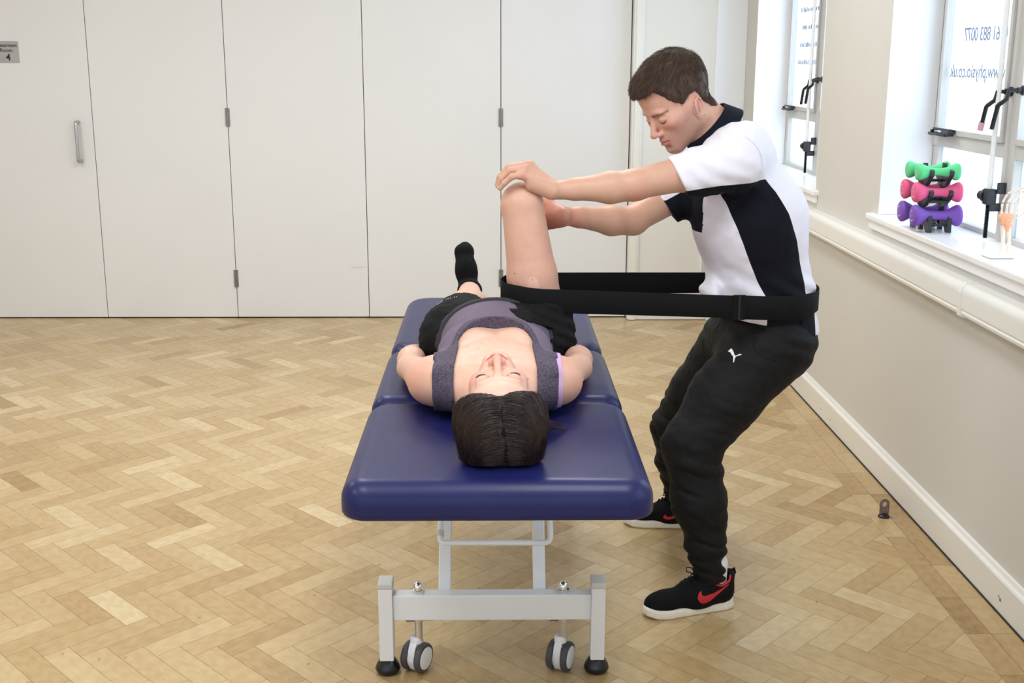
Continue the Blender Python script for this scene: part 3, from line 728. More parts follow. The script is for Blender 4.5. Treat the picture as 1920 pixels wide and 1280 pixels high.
for k in range(5):
    if k < 4:
        u = -0.022+0.0145*k; a = (bx0+u, by0, SZ+0.128); b_ = (bx0+u*1.15+0.002, by0-0.002, SZ+0.166)
        ch = [a, b_]; q = np.array(b_); dirs = [(0.010+0.004*k, -0.010, 0.033), (0.022, -0.018, 0.018), (0.020, -0.014, 0.008)]
        for dv in dirs: q = q+np.array(dv)*(1.0 if k in (1, 2) else 0.88); ch.append(tuple(q))
    else:
        ch = [(bx0+0.024, by0-0.004, SZ+0.118), (bx0+0.040, by0-0.010, SZ+0.132), (bx0+0.052, by0-0.018, SZ+0.15), (bx0+0.058, by0-0.024, SZ+0.168)]
    m = MB()
    for i in range(len(ch)-1):
        p0, p1 = np.array(ch[i]), np.array(ch[i+1]); g = (p1-p0)*0.06; rr = 0.0042-0.0005*i
        m.tube([p0+g, p0+g*3, (p0+p1)/2, p1-g*3, p1-g], 0.003, 10, rad=[rr*0.9, rr*1.1, rr*0.62, rr*0.95, rr*0.85])
    m.build('finger_bones', M['bone'], hm, 60)
# ------------------------------------------------------------------ people: shared head, hand and hair builders
def sd_poly(P, poly):
    """signed distance (negative inside) of 2D points to a polygon"""
    d = np.full(len(P), 1e9); ins = np.zeros(len(P), bool); n = len(poly)
    for i in range(n):
        a = np.array(poly[i], float); b = np.array(poly[(i+1) % n], float); e = b-a; w = P-a
        t = np.clip((w@e)/(e@e), 0, 1); q = w-t[:, None]*e; d = np.minimum(d, (q*q).sum(1))
        c1 = (a[1] <= P[:, 1]) & (b[1] > P[:, 1]); c2 = (a[1] > P[:, 1]) & (b[1] <= P[:, 1]); cr = e[0]*w[:, 1]-e[1]*w[:, 0]
        ins ^= (c1 & (cr > 0)) | (c2 & (cr < 0))
    return np.sqrt(d)*np.where(ins, -1, 1)
def frame(O, f, l, u): m = np.eye(4); m[:3, 0] = f; m[:3, 1] = l; m[:3, 2] = u; m[:3, 3] = O; return m
def skull(fem):
    return [el((-.014, 0, .028), (.092, .075, .085), k=.02), el((.022, 0, .040), (.068, .066, .056), k=.03)]
def head_prims(fem=False, s_simple=False):
    j = 0.92 if fem else 1.03; dz = 0 if fem else -.009; ex, ez = (0, 0) if fem else (.008, -.010)
    P = skull(fem)
    P += [el((.040, 0, -.030), (.050, .056*j, .066), k=.03), el((.010, 0, -.045), (.055, .058*j, .045), k=.03)]
    for s in (-1, 1):
        P += [rc((.004, s*.052*j, -.066), (.074, s*.017, -.104), .017*j, .013, .03),
              rc((.002, s*.058*j, -.02), (.004, s*.052*j, -.066), .014, .014, .03),
              el((.060, s*.040, -.026), (.026, .022, .019), k=.022),
              el((.080, s*.024, .017+dz), (.013, .022, .0075 if fem else .010), k=.014)]
    P += [el((.076, 0, -.104), (.020, .020, .016), k=.02), el((.070, 0, -.070), (.030, .030, .032), k=.02)]
    for s in (-1, 1):   # eye sockets, eyeballs with closed lids
        P.append(el((.100, s*.033, .001+dz), (.018, .020, .0135), k=.016, op='sub'))
        P.append(el((.0745, s*.0325, -.002+dz), (.0155, .0165, .0125), k=.004))
        P.append(rc((.0955, s*.026, .0075+dz), (.083, s*.047, .004+dz), .001, .001, .004, 'sub'))
    # nose
    P += [rc((.089, 0, .004+dz), (.1105 if not fem else .1085, 0, -.040), .0062, .0088, .010), el((.1095 if not fem else .107, 0, -.043), (.0105, .0098, .0085), k=.006)]
    for s in (-1, 1):
        P += [el((.0985, s*.0125, -.0465), (.010, .0068, .0072), k=.006), el((.1055, s*.0062, -.0525), (.005, .0034, .0028), k=.003, op='sub')]
    # lips
    for s in (-1, 1): P.append(rc((.0985, s*.0035, -.0675), (.0885, s*.0215, -.0725), .0048, .0020, .005))
    P += [rc((.0965, -.007, -.0795), (.0965, .007, -.0795), .0060, .0060, .005)]
    for s in (-1, 1): P.append(rc((.0960, s*.007, -.0792), (.0885, s*.020, -.0740), .0052, .0020, .005))
    P.append(rc((.1045, -.004, -.0735), (.1045, .004, -.0735), .0012, .0012, .003, 'sub'))
    for s in (-1, 1): P.append(rc((.1040, s*.004, -.0735), (.0920, s*.0235, -.0735), .0013, .0010, .003, 'sub'))
    P.append(el((.100, 0, -.0915), (.010, .018, .0050), k=.010, op='sub'))
    # ears
    for s in (-1, 1):
        R = np.array([nrm((.96, 0, .28)), nrm((0, 1, 0)), nrm((-.28, 0, .96))]).T
        R = R@np.array([[math.cos(s*.35), -math.sin(s*.35), 0], [math.sin(s*.35), math.cos(s*.35), 0], [0, 0, 1]]) if True else R
        c = np.array((-.010+ex, s*.0775, -.026+ez))
        P.append(el(c, (.0185, .0062, .031), R, k=.005)); P.append(el(c+np.array((.004, s*.008, .004)), (.0105, .0075, .019), R, k=.005, op='sub'))
        P.append(el(c+np.array((.005, s*.007, -.008)), (.0075, .012, .009), R, k=.004, op='sub'))
        hx = [c+R@np.array((.0155*math.cos(a), s*.006, .0275*math.sin(a))) for a in [math.radians(q_) for q_ in (-20, 20, 60, 95, 130, 165, 200, 235)]]
        if not s_simple: P += [rc(hx[i], hx[i+1], .0030, .0030, .0025) for i in range(len(hx)-1)]
        P.append(el(c+np.array((.012, s*-.002, -.006)), (.005, .006, .010), k=.005))
    return P
def face_color(L, base, lip, cheek, brow, fem, stub=None):
    """L: head-local points -> linear rgb"""
    dz = 0 if fem else -.009; b = np.array(srgb(*base)[:3]); C = np.tile(b, (len(L), 1)); x, y, z = L.T; ay = np.abs(y)
    def put(m, col): 
        nonlocal C; c = np.array(srgb(*col)[:3]); C = C*(1-m[:, None])+c*m[:, None]
    put(np.exp(-(((ay-.045)/.022)**2+((z+.030)/.022)**2))*.5*(x > .02), cheek)
    put(np.exp(-((y/.016)**2+((z+.045)/.016)**2))*.45*(x > .085), cheek)
    put(np.clip(1.2-np.hypot((x+.014)/.022, (z+.02)/.034), 0, 1)*(ay > .07)*.6, cheek)
    if stub is not None:
        m = sstep(.012, -.01, sd_poly(np.stack([x, z], 1), [(.115, -.060), (.085, -.062), (.060, -.060), (.032, -.030), (.012, -.028), (.006, -.07), (.02, -.115), (.06, -.14), (.12, -.13)]))*(z < -.02)
        m *= 1-np.exp(-(((y)/.024)**2+((z+.0735)/.009)**2)); m *= .75+.25*vnoise(L*900)
        put(np.clip(m, 0, 1)*.55, stub)
    # lips
    lz = np.where(z > -.0735, (z+.0735)/(.0085), (z+.0735)/(.0125)); m = np.clip(1.25-np.hypot(y/.0225, lz), 0, .25)*4*(x > .080); put(m*.85, lip)
    m = np.exp(-((z+.0735)/.0012)**2)*(ay < .023)*(x > .085); put(m*.7, tuple(int(c*.5) for c in lip))
    # lash line on the closed lids, crease above
    t = np.clip((ay-.018)/.030, 0, 1); zl = dz-.0075-.0045*np.sin(np.pi*t)
    w = np.where((ay > .018) & (ay < .049), 1, 0)*(x > .05); put(np.exp(-((z-zl)/(.0017 if fem else .0026))**2)*w*.92, (44, 30, 28))
    put(np.exp(-((z-dz-.006-.002*np.sin(np.pi*t))/.0013)**2)*w*.35, tuple(int(c*.6) for c in base))
    # brows
    t = np.clip((ay-.012)/.042, 0, 1); zb = dz+.0130+.0060*t-.014*np.clip(t-.60, 0, 1); th = (.0030 if fem else .0056)*(1-.5*t)
    m = np.exp(-((z-zb)/th)**2)*((ay > .011) & (ay < .056))*(x > .04)*(.8+.2*vnoise(L*np.array((300, 300, 1500)))); put(np.clip(m, 0, 1)*(.55 if fem else .95), brow)
    return C
def skin_mat(name, rough=0.48):
    n = NT(name); n.set(Roughness=rough); n.p.inputs['Subsurface Weight'].default_value = 0.12; n.p.inputs['Subsurface Radius'].default_value = (1.0, 0.35, 0.2)
    n.p.inputs['Subsurface Scale'].default_value = 0.008
    c = n.attr('col'); v = n.noise(45, 4, 0.6)
    c2 = n.mix(n.ramp(v, [(0.35, (0, 0, 0, 1)), (0.75, (0.3, 0.3, 0.3, 1))]), c, srgb(206, 132, 116), 'MIX'); n.l(c2, n.p.inputs['Base Color'])
    n.bump(n.noise(700, 3), 0.12, 0.0006); return n.m
def hair_mat(name, c0, c1, rough=0.38):
    n = NT(name); n.set(Roughness=rough); v = n.attr('tone', 'Fac'); n.p.inputs['Specular IOR Level'].default_value = 0.6
    n.l(n.ramp(v, [(0.1, srgb(*c0)), (0.9, srgb(*c1))]), n.p.inputs['Base Color']); return n.m
def strands(paths, r0, r1, rng):
    """paths (N, n, 3) -> three-sided tapering strands as one mesh"""
    N, n, _ = paths.shape
    T = np.gradient(paths, axis=1); T /= np.maximum(np.linalg.norm(T, axis=2, keepdims=True), 1e-9)
    ref = rng.normal(size=(N, 1, 3)); U = np.cross(T, np.broadcast_to(ref, T.shape)); U /= np.maximum(np.linalg.norm(U, axis=2, keepdims=True), 1e-9); Wd = np.cross(T, U)
    s = np.linspace(0, 1, n)[None, :, None]; r = r0*(1-s)+r1*s
    V = np.stack([paths+(U*math.cos(a)+Wd*math.sin(a))*r for a in (0, 2.094, 4.189)], 2).reshape(-1, 3)
    b = (np.arange(N)[:, None]*n+np.arange(n-1)[None, :]).reshape(-1)*3
    F = np.concatenate([np.stack([b+k, b+(k+1) % 3, b+3+(k+1) % 3, b+3+k], 1) for k in range(3)])
    return V, F, np.repeat(rng.rand(N), n*3)
def finger(P, rs, k=0.004):
    return [rc(P[i], P[i+1], rs[i], rs[i+1], k) for i in range(len(P)-1)]
def hand_prims(wrist, d, n, side, sc=1.0, curl=(.35, .4, .3), spread=.06, thumb=(.5, -.3), wr=.026, fc=None):
    """hand in a frame: d along the palm, n out of its back, side towards the thumb"""
    d = nrm(d); n = nrm(np.asarray(n)-d*(np.asarray(n)@d)); s_ = np.cross(n, d); s_ = s_*np.sign(s_@np.asarray(side)); w = np.asarray(wrist, float)
    X = lambda a, b, c: w+(d*a+s_*b+n*c)*sc
    P = [rc(X(-.02, 0, 0), X(.015, 0, 0), wr*sc, .025*sc, .015, squash=(n, .72))]
    kn = [(.090, .030), (.094, .010), (.090, -.010), (.082, -.029)]; ln = [(.043, .026, .022), (.047, .030, .023), (.043, .028, .022), (.034, .021, .020)]
    for i, (a, b) in enumerate(kn):
        P.append(rc(X(.012, b*.45, 0), X(a, b, .003), .0155*sc, .0115*sc, .012))
    P.append(el(X(.05, .0, -.004), np.array((.038, .034, .013))*sc, np.stack([d, s_, n], 1), k=.012))
    for i, (a, b) in enumerate(kn):
        cu = fc[i] if fc else curl; ang = 0; p = X(a, b, .002); pts = [p]; dr0 = nrm(d+s_*spread*(1.5-i))
        for L_, c_ in zip(ln[i], cu):
            ang += c_; p = p+(dr0*math.cos(ang)-n*math.sin(ang))*L_*sc; pts.append(p)
        q = 1.0 if i < 3 else .87
        P += finger(pts, [.0100*sc*q, .0090*sc*q, .0083*sc*q, .0068*sc*q], .0035)
    t0 = X(.018, .022, -.008); t1 = t0+(d*.030*math.cos(thumb[0])+s_*.040*math.sin(thumb[0]+.5)-n*.010)*sc
    t2 = t1+nrm(d*math.cos(thumb[0]*.6)+s_*math.sin(thumb[0]*.6)+n*thumb[1])*.034*sc; t3 = t2+nrm(d*math.cos(thumb[0]*.2)+s_*math.sin(thumb[0]*.2)+n*thumb[1]*1.3)*.026*sc
    P += [rc(t0, t1, .017*sc, .0125*sc, .012), rc(t1, t2, .0118*sc, .0102*sc, .004), rc(t2, t3, .0102*sc, .0076*sc, .004)]
    return P
def body_mesh(prims, h, lo, hi, fine, hf):
    """fine: list of (lo, hi) boxes meshed with cell hf; the rest with cell h"""
    inb = lambda c, b, e=0: np.all((c > np.array(b[0])-e) & (c < np.array(b[1])+e), axis=1)
    parts = []
    def kc(c):
        m = np.ones(len(c), bool)
        for b in fine: m &= ~inb(c, b, -h*0.6)
        return m
    parts.append(surf(prims, h, lo, hi, keep=kc))
    for b in fine: parts.append(surf(prims, hf, b[0], b[1], keep=lambda c, b=b: inb(c, b)))
    return merge(parts)
# ------------------------------------------------------------------ woman lying on the couch
rngW = np.random.RandomState(11)
wom = empty('person', (0, 3.0, 0.775), 'woman in grey camisole and black shorts lying on the couch, one knee raised', 'person')
CT = 0.7745
HT = math.radians(11)
hf_ = np.array((-0.05, -math.sin(HT), math.cos(HT))); hu_ = nrm((0.03, -math.cos(HT), -math.sin(HT))); hf_ = nrm(hf_-hu_*(hf_@hu_)); hl_ = np.cross(hu_, hf_)
hs_ = 1.0
R3 = np.stack([hf_, hl_, hu_], 1)
WO = AT(934, 706, 2.400)-R3@np.array((.085, 0, -.004))*hs_
WH = frame(WO, hf_, hl_, hu_)
toH = lambda p: (p-WO)@R3/hs_
KN = np.array((.073, 3.185, 1.224)); HP = np.array((.112, 3.168, .885)); AN = np.array((.092, 3.545, 1.085))
torso = [el((0, 2.83, .858), (.152, .21, .088), k=.04), el((0, 2.715, .868), (.135, .10, .062), k=.04), rc((-.135, 2.722, .848), (.135, 2.722, .848), .052, .052, .04),
         el((0, 3.0, .862), (.132, .17, .090), k=.05), el((0, 3.135, .862), (.176, .125, .092), k=.05), el((0, 3.05, .905), (.105, .12, .060), k=.04)]
for s in (-1, 1):
    torso += [el((s*.068, 2.845, .908), (.062, .068, .050), k=.03), el((s*.154, 2.742, .848), (.056, .060, .054), k=.035),
              rc((s*.015, 2.60, .84), (s*.115, 2.68, .855), .040, .045, .04), rc((s*.018, 2.640, .906), (s*.135, 2.652, .893), .006, .006, .02)]
torso.append(el((0, 2.622, .935), (.016, .016, .016), k=.02, op='sub'))
torso.append(el((0, 2.835, .985), (.012, .06, .016), k=.03, op='sub'))
neck = [rc(WO+R3@np.array((-.02, 0, -.055)), (0, 2.64, .850), .050, .058, .03), rc(WO+R3@np.array((.01, 0, -.07)), (0, 2.61, .885), .032, .030, .025)]
legL = [rc((-.098, 3.17, .862), (-.078, 3.57, .848), .084, .055, .04), rc((-.078, 3.57, .848), (-.084, 3.68, .842), .055, .050, .03), rc((-.084, 3.68, .840), (-.088, 3.955, .832), .050, .034, .03)]
footL = [rc((-.088, 3.955, .835), (-.088, 3.99, .815), .034, .036, .02), rc((-.088, 4.005, .806), (-.100, 4.00, .90), .030, .034, .02, squash=((1, 0, 0), .9)), rc((-.100, 3.995, .89), (-.109, 4.030, .955), .032, .026, .02), rc((-.115, 4.035, .955), (-.100, 4.035, .957), .020, .020, .015), rc((-.100, 4.035, .955), (-.104, 4.045, .972), .017, .013, .012)]
legR = [rc(HP, (.101, 3.17, 1.03), .086, .067, .018), rc((.101, 3.17, 1.03), KN, .067, .0555, .014), rc(KN, KN+np.array((.003, .05, -.02)), .0545, .052, .014), rc(KN+np.array((.003, .06, -.028)), KN*.45+AN*.55+np.array((0, 0, -.012)), .054, .050, .03), rc(KN*.45+AN*.55+np.array((0, 0, -.012)), AN, .048, .032, .014)]
footR = [rc(AN, AN+np.array((0, .03, -.03)), .034, .032, .02), rc(AN+np.array((0, .02, -.045)), AN+np.array((0, .10, .0)), .028, .028, .02), rc(AN+np.array((0, .10, .0)), AN+np.array((-.01, .17, .045)), .028, .020, .02)]
arms = []
for s, sh, e_, w_ in ((-1, (-.160, 2.745, .845), (-.222, 2.985, .816), (-.232, 3.17, .808)), (1, (.154, 2.745, .845), (.218, 2.985, .816), (.232, 3.165, .808))):
    arms += [rc(sh, (sh[0]+s*.018, 2.81, .84), .052, .044, .014), rc((sh[0]+s*.018, 2.81, .84), e_, .044, .033, .014), rc(e_, (e_[0]*.6+w_[0]*.4, e_[1]*.6+w_[1]*.4, .818), .033, .034, .02), rc((e_[0]*.6+w_[0]*.4, e_[1]*.6+w_[1]*.4, .818), w_, .034, .0235, .02)]
    arms += hand_prims(w_, (-s*.30, .93, -.16), (s*.45, .1, .9), (-s*-1, 0, 0), .95, (.35, .45, .3), thumb=(.5, -.1), wr=.025)
head = xf(head_prims(True), WH, hs_)
couch = hs((0, 0, -1), (0, 0, CT), 'int', .006)
HOLE = None
bodyW = torso+neck+legL+legR+footR+footL+arms+head+[couch]
flo = WO-np.array((.10, .14, .11)); fhi = WO+np.array((.10, .135, .145))
V, F = body_mesh(bodyW, .0036, (-.34, 2.2, .76), (.34, 4.12, 1.30), [(flo, fhi), ((-.31, 3.13, .765), (-.13, 3.33, .87)), ((.13, 3.13, .765), (.31, 3.33, .87))], .0015)
Lw = toH(V); C = face_color(Lw, (222, 178, 158), (196, 88, 94), (222, 128, 118), (100, 74, 64), True)
far = (V[:, 1] > 2.56)
base = np.array(srgb(222, 180, 158)[:3]); C[far] = base
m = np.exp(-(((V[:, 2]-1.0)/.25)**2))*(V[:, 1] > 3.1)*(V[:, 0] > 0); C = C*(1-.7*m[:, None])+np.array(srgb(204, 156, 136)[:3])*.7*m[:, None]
red = np.exp(-(((np.abs(V[:, 0])-.19)/.05)**2+((V[:, 1]-2.70)/.05)**2))+np.exp(-(((np.abs(V[:, 0])-.24)/.03)**2+((V[:, 1]-3.2)/.06)**2))
red = np.clip(red, 0, 1)*.3; C = C*(1-red[:, None])+np.array(srgb(206, 122, 104)[:3])*red[:, None]
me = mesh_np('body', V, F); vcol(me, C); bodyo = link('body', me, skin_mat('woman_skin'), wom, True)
def on_s(prims, p):
    p = np.array(p, float)[None]
    for _ in range(12):
        d = ev(prims, p); G = np.stack([ev(prims, p+np.eye(3)[a]*1e-4)-d for a in range(3)], 1)/1e-4; p = p-G*d[:, None]/np.maximum((G*G).sum(1), .1)[:, None]
    return p[0], nrm(G[0])
MOLE = plain('mole_brown', srgb(112, 72, 58), .6)
for q, r in (((-.075, 2.735, .96), .0016), ((-.035, 2.735, .96), .0014), ((.065, 2.745, .96), .0012), ((.062, 2.70, .95), .0014), ((-.04, 2.70, .95), .001), ((.085, 2.60, .9), .0018), ((.025, 3.09, 1.045), .0022), ((.045, 3.09, 1.02), .0011), ((.10, 3.1, 1.03), .0011)):
    p_, g_ = on_s(bodyW, q); MB().lathe([(r, 0), (r*.9, .0004), (.0001, .0006)], p_, g_, n=10).build('mole', MOLE, wom)
# fine lash fringe on the closed eyes
HM = hair_mat('dark_brown_hair', (24, 17, 17), (70, 50, 43), .36)
for s in (-1, 1):
    lp = []
    for i in range(46):
        t = i/45; ay = .0185+.029*t; zz = -.0088-.004*math.sin(math.pi*t)
        x0 = .0745+.0155*math.sqrt(max(0, 1-((ay-.0325)/.0165)**2-((zz+.002)/.0125)**2)) if abs(ay-.0325) < .0155 else .078
        p0 = np.array((x0, s*ay, zz)); dv = np.array((.0045, s*(.002+.003*(t-.4)), -.0045)); lp.append([WO+R3@(p0+dv*u*hs_) for u in (0, .5, 1)])
    Vs, Fs, tn = strands(np.array(lp), .0006, .00025, rngW); me = mesh_np('eyelashes', Vs, Fs); vfl(me, tn*.3, 'tone'); link('eyelashes', me, HM, wom, True)
# camisole, lace and shorts from the body's own shape, a little larger
def off(prims, o): return [fn(lambda p, prims=prims, o=o: ev(prims, p)-o)]
tor = [q for q in torso if q.op == 'add']+[el((0, 2.85, .925), (.08, .075, .047), k=.03)]+neck[:1]
scal = lambda u, a=.0016, n=360: a*np.abs(np.sin(u*n))
yn = lambda x: 2.846-.085*np.clip(np.abs(x)/.1, 0, 1.2)**3+.016*np.exp(-(x/.03)**2)
xs = lambda y: .120+.05*(2.76-y)*0+.004*np.sin(y*20)
def cami(p):
    x, y, z = p.T; ax = np.abs(x)
    front = np.maximum(yn(x)+.030-y, y-3.16); return np.maximum(front, ax-(.143+.16*sstep(2.90, 3.06, y)))
def lace(p):
    x, y, z = p.T; ax = np.abs(x); s1 = np.maximum(yn(x)-scal(x)-y, y-(yn(x)+.0315)); s1 = np.maximum(s1, ax-.148)
    s2 = np.maximum(np.abs(ax-xs(y))-.0245-scal(y, .0016, 330), y-(yn(x)+.03)); return np.minimum(s1, s2)
def fold(p): return .0022*vnoise(p*np.array((9, 34, 20)))+.0010*vnoise(p*np.array((30, 80, 30)))
lo_, hi_ = (-.22, 2.55, .77), (.22, 3.2, 1.03)
skipc = hs((0, 0, -1), (0, 0, CT+.0005), 'int', .002)
V, F = surf(off(tor, .0045)+[fn(cami, 'int', .001), skipc], .0034, lo_, hi_, disp=lambda p: fold(p)*.35, dmax=.006)
nf = plain('grey_purple_jersey', srgb(112, 100, 118), .8, spec=.25, var=.05, scale=60, bump=.25, bscale=900); cam_o = sdf_obj('camisole', V, F, nf, wom)
def _lace():
    n = NT('grey_purple_lace'); n.set(Roughness=.8); v = n.new('ShaderNodeTexVoronoi'); v.inputs['Scale'].default_value = 190; n.l(n.coords(), v.inputs['Vector'])
    v2 = n.new('ShaderNodeTexVoronoi'); v2.inputs['Scale'].default_value = 520; n.l(n.coords(), v2.inputs['Vector'])
    f = n.math('ADD', n.math('MULTIPLY', v.outputs['Distance'], .7), n.math('MULTIPLY', v2.outputs['Distance'], .5))
    n.l(n.ramp(f, [(.15, srgb(108, 98, 114)), (.5, srgb(84, 75, 92)), (.85, srgb(62, 53, 68))]), n.p.inputs['Base Color']); n.bump(f, .6, .001); return n.m
V, F = surf(off(tor, .0070)+[fn(lace, 'int', .0008), skipc], .0024, lo_, hi_, dmax=.006)
sdf_obj('lace_trim', V, F, _lace(), cam_o)
def bra(p):
    x, y, z = p.T; return np.maximum(np.abs(x-.1485)-.008-scal(y, .0012, 500), y-2.80)
V, F = surf(off(tor, .0035)+[fn(bra, 'int', .0008), skipc], .0022, (.12, 2.55, .77), (.18, 2.85, 1.0), dmax=.006)
sdf_obj('lilac_strap', V, F, plain('lilac_fabric', srgb(206, 168, 214), .7), wom)
hips = torso[-1:-1]+[torso[3], torso[4], torso[5]]+legL[:1]+legR[:2]
def shorts(p):
    x, y, z = p.T; w = 3.085-.40*(.965-z)-y-.12*sstep(.90, .95, z)*sstep(.0, .06, x)
    wl = np.maximum(w, np.where(x < .01, y-3.36-.01*np.sin(x*60), -1)); rz = z-.968
    return np.maximum(wl, np.where((x > -.01), rz, -1))
def wr(p):
    q = p@nrm((.35, .25, .9)); return .0030*vnoise(p*np.array((24, 24, 40)))+.0022*np.sin(q*210+3*vnoise(p*14))*sstep(.05, .14, p[:, 0])+.0016*vnoise(p*90)
hb = hips+[rc((.122, 3.145, .86), (.113, 3.16, .98), .092, .074, .02), rc((-.115, 3.16, .855), (-.092, 3.38, .852), .086, .076, .03)]
V, F = surf(off(hb, .0085)+[fn(shorts, 'int', .004), hs((0, 0, -1), (0, 0, CT), 'int', .003)], .0032, (-.24, 3.0, .76), (.25, 3.42, 1.03), disp=wr, dmax=.012)
blackfab = plain('black_shorts_fabric', srgb(20, 20, 22), .85, spec=.2, var=.12, scale=50, bump=.4, bscale=700)
sh = sdf_obj('shorts', V, F, blackfab, wom)
# waistband and tiny white print
def wband(p):
    x, y, z = p.T; return np.abs(3.096-.40*(.965-z)-y)-.013
V, F = surf(off([torso[3], torso[4], torso[5]], .0115)+[fn(wband, 'int', .003), hs((0, 0, -1), (0, 0, CT), 'int', .003)], .003, (-.24, 2.98, .76), (.24, 3.16, 1.03), dmax=.012)
sdf_obj('waistband', V, F, plain('charcoal_band', srgb(44, 42, 48), .8), sh)
def on_surface(prims, p, o=0.0):
    p = np.array(p, float)[None]
    for _ in range(12):
        d = ev(prims, p)-o; G = np.stack([ev(prims, p+np.eye(3)[a]*1e-4)-ev(prims, p) for a in range(3)], 1)/1e-4; p = p-G*d[:, None]/np.maximum((G*G).sum(1), .1)[:, None]
    return p[0], nrm(G[0])
m = MB()
for k in range(11):
    if k in (4, 8): continue
    p, g = on_surface(hb, (-.150+.0045*k, 3.155+.0040*k, .935), .0125)
    m.tube([p+np.array((0, -.003, 0)), p+np.array((.001*((k % 3)-1), .003, 0))], .0008, 5)
m.build('white_print', M['white_plastic'], sh)
# socks
def sockc(p): return 3.93-p[:, 1]-.22*(p[:, 2]-.86)
V, F = surf(off(legL[-1:]+footL, .0035)+[fn(sockc, 'int', .002), hs((0, 0, -1), (0, 0, CT), 'int', .003)], .0032, (-.16, 3.88, .76), (-.04, 4.10, 1.02), disp=lambda p: .0008*vnoise(p*120), dmax=.006)
sdf_obj('sock', V, F, plain('black_sock', srgb(13, 13, 15), .9, spec=.2, bump=.4, bscale=900), wom)
dA = nrm(AN-KN)
V, F = surf(off(legR[-1:]+footR, .0035)+[hs(-dA, KN+dA*.33, 'int', .002)], .0036, (.0, 3.4, .95), (.18, 3.78, 1.2), dmax=.006)
sdf_obj('sock', V, F, bpy.data.materials['black_sock'], wom)
# hair: dark under-layer plus strands falling from the parting to the couch
skl = xf(skull(True), WH, hs_)
def hair_region(L):   # head-local: scalp area (positive inside)
    x, y, z = L.T
    return .069+.010*np.abs(y)/.05-x+np.clip(z-.03, 0, 1)*.25-np.clip(.062-z, 0, 1)*.95
def under(p):
    L = toH(p); d = ev(skl, p); x, y, z = L.T; side = np.clip(np.abs(y)/.07, 0, 1)
    return d-(.0045+.012*side*sstep(.1, -.02, x))*sstep(-.004, .016, hair_region(L))
capp = [fn(under), fn(lambda p: -hair_region(toH(p)), 'int', .004)]+[hs((0, 0, -1), (0, 0, CT), 'int', .004)]
V, F = surf(capp, .0026, (-.13, 2.2, .765), (.14, 2.56, 1.0), disp=lambda p: .0011*vnoise(toH(p)*np.array((60, 260, 60))), dmax=.004)
hme = mesh_np('hair', V, F); vfl(hme, .02+.08*vnoise(toH(V)*np.array((40, 320, 40))), 'tone')
hair = link('hair', hme, plain('hair_under_layer', srgb(26, 19, 18), .8, spec=.15), wom, True)
N = 9000
# roots on the scalp either side of the parting
th = rngW.uniform(-.25, 2.6, N*3); ph = rngW.beta(.7, 2.2, N*3)*1.15*np.where(rngW.rand(N*3) < .5, -1, 1)
dirL = np.stack([np.cos(th)*np.cos(ph), np.sin(ph), np.sin(th)*np.cos(ph)], 1)
L0 = np.array((0, 0, .028))+dirL*np.array((.092, .075, .085)); Wp = (L0*hs_)@R3.T+WO
for _ in range(3):
    dd = ev(skl, Wp); G = np.stack([ev(skl, Wp+np.eye(3)[a]*1e-4)-dd for a in range(3)], 1)/1e-4; Wp = Wp-G*(dd-.004)[:, None]
Lh = toH(Wp); ok = (hair_region(Lh) > .001) & (np.abs(Lh[:, 1]) < .074); Wp = Wp[ok][:N]; Lh = Lh[ok][:N]; N = len(Wp)
n = 15; P = np.zeros((N, n, 3)); P[:, 0] = Wp
sgn = np.where(Lh[:, 1]+rngW.normal(0, .0035, N) >= -.004, -1.0, 1.0); ln = rngW.uniform(.10, .155, N); lift = rngW.uniform(.000, .007, N); wob = rngW.normal(0, .12, (N, 3))
vel = np.stack([sgn*.9, -.15+0*sgn, .12+0*sgn], 1); xdir = hl_
for i in range(1, n):
    t = i/(n-1); g = np.array((0, .10*0, -1.0))
    want = np.stack([sgn*(.95*(1-t)**1.5-.10*t), np.full(N, -.22*(1-t)+.12*t), np.full(N, .05-1.25*t)], 1)+wob*.35
    vel = vel*.62+want*.38; st = vel/np.linalg.norm(vel, axis=1, keepdims=True)*(ln/(n-1))[:, None]; p = P[:, i-1]+st
    lf = lift*min(1, t*3)+.0015+(.0065+.0125*np.clip(np.abs(toH(p)[:, 1])/.07, 0, 1))*min(1, t*6)
    for _ in range(2):
        dd = ev(skl, p)-lf; G = np.stack([ev(skl, p+np.eye(3)[a]*1e-4)-ev(skl, p) for a in range(3)], 1)/1e-4
        p = p-G*np.clip(dd, -.03, .006*(1-t)+.001)[:, None]
    z0 = CT+.002+lift*.8; low = p[:, 2] < z0; p[low, 2] = z0[low]; P[:, i] = p
Vs, Fs, tn = strands(P, .00055, .00022, rngW); me = mesh_np('hair_strands', Vs, Fs); vfl(me, tn, 'tone'); link('hair_strands', me, HM, hair, True)
# loose lock lying on the couch by her shoulder
N = 60; n = 10; P = np.zeros((N, n, 3)); a = rngW.rand(N)
for i in range(n):
    t = i/(n-1); P[:, i, 0] = .078+.085*t+a*.012*(1-t)+rngW.normal(0, .0012, N); P[:, i, 1] = 2.475+.12*t**1.3+(a-.5)*(.020+.016*np.sin(t*7+a*5))+.014*np.sin(t*3.3+a*3); P[:, i, 2] = CT+.003+.050*(1-t)**1.4*(.4+a*.6)+.016*np.sin(t*3.1)*a
Vs, Fs, tn = strands(P, .0006, .0002, rngW); me = mesh_np('loose_lock', Vs, Fs); vfl(me, tn*.5+.5, 'tone'); link('loose_lock', me, HM, hair, True)
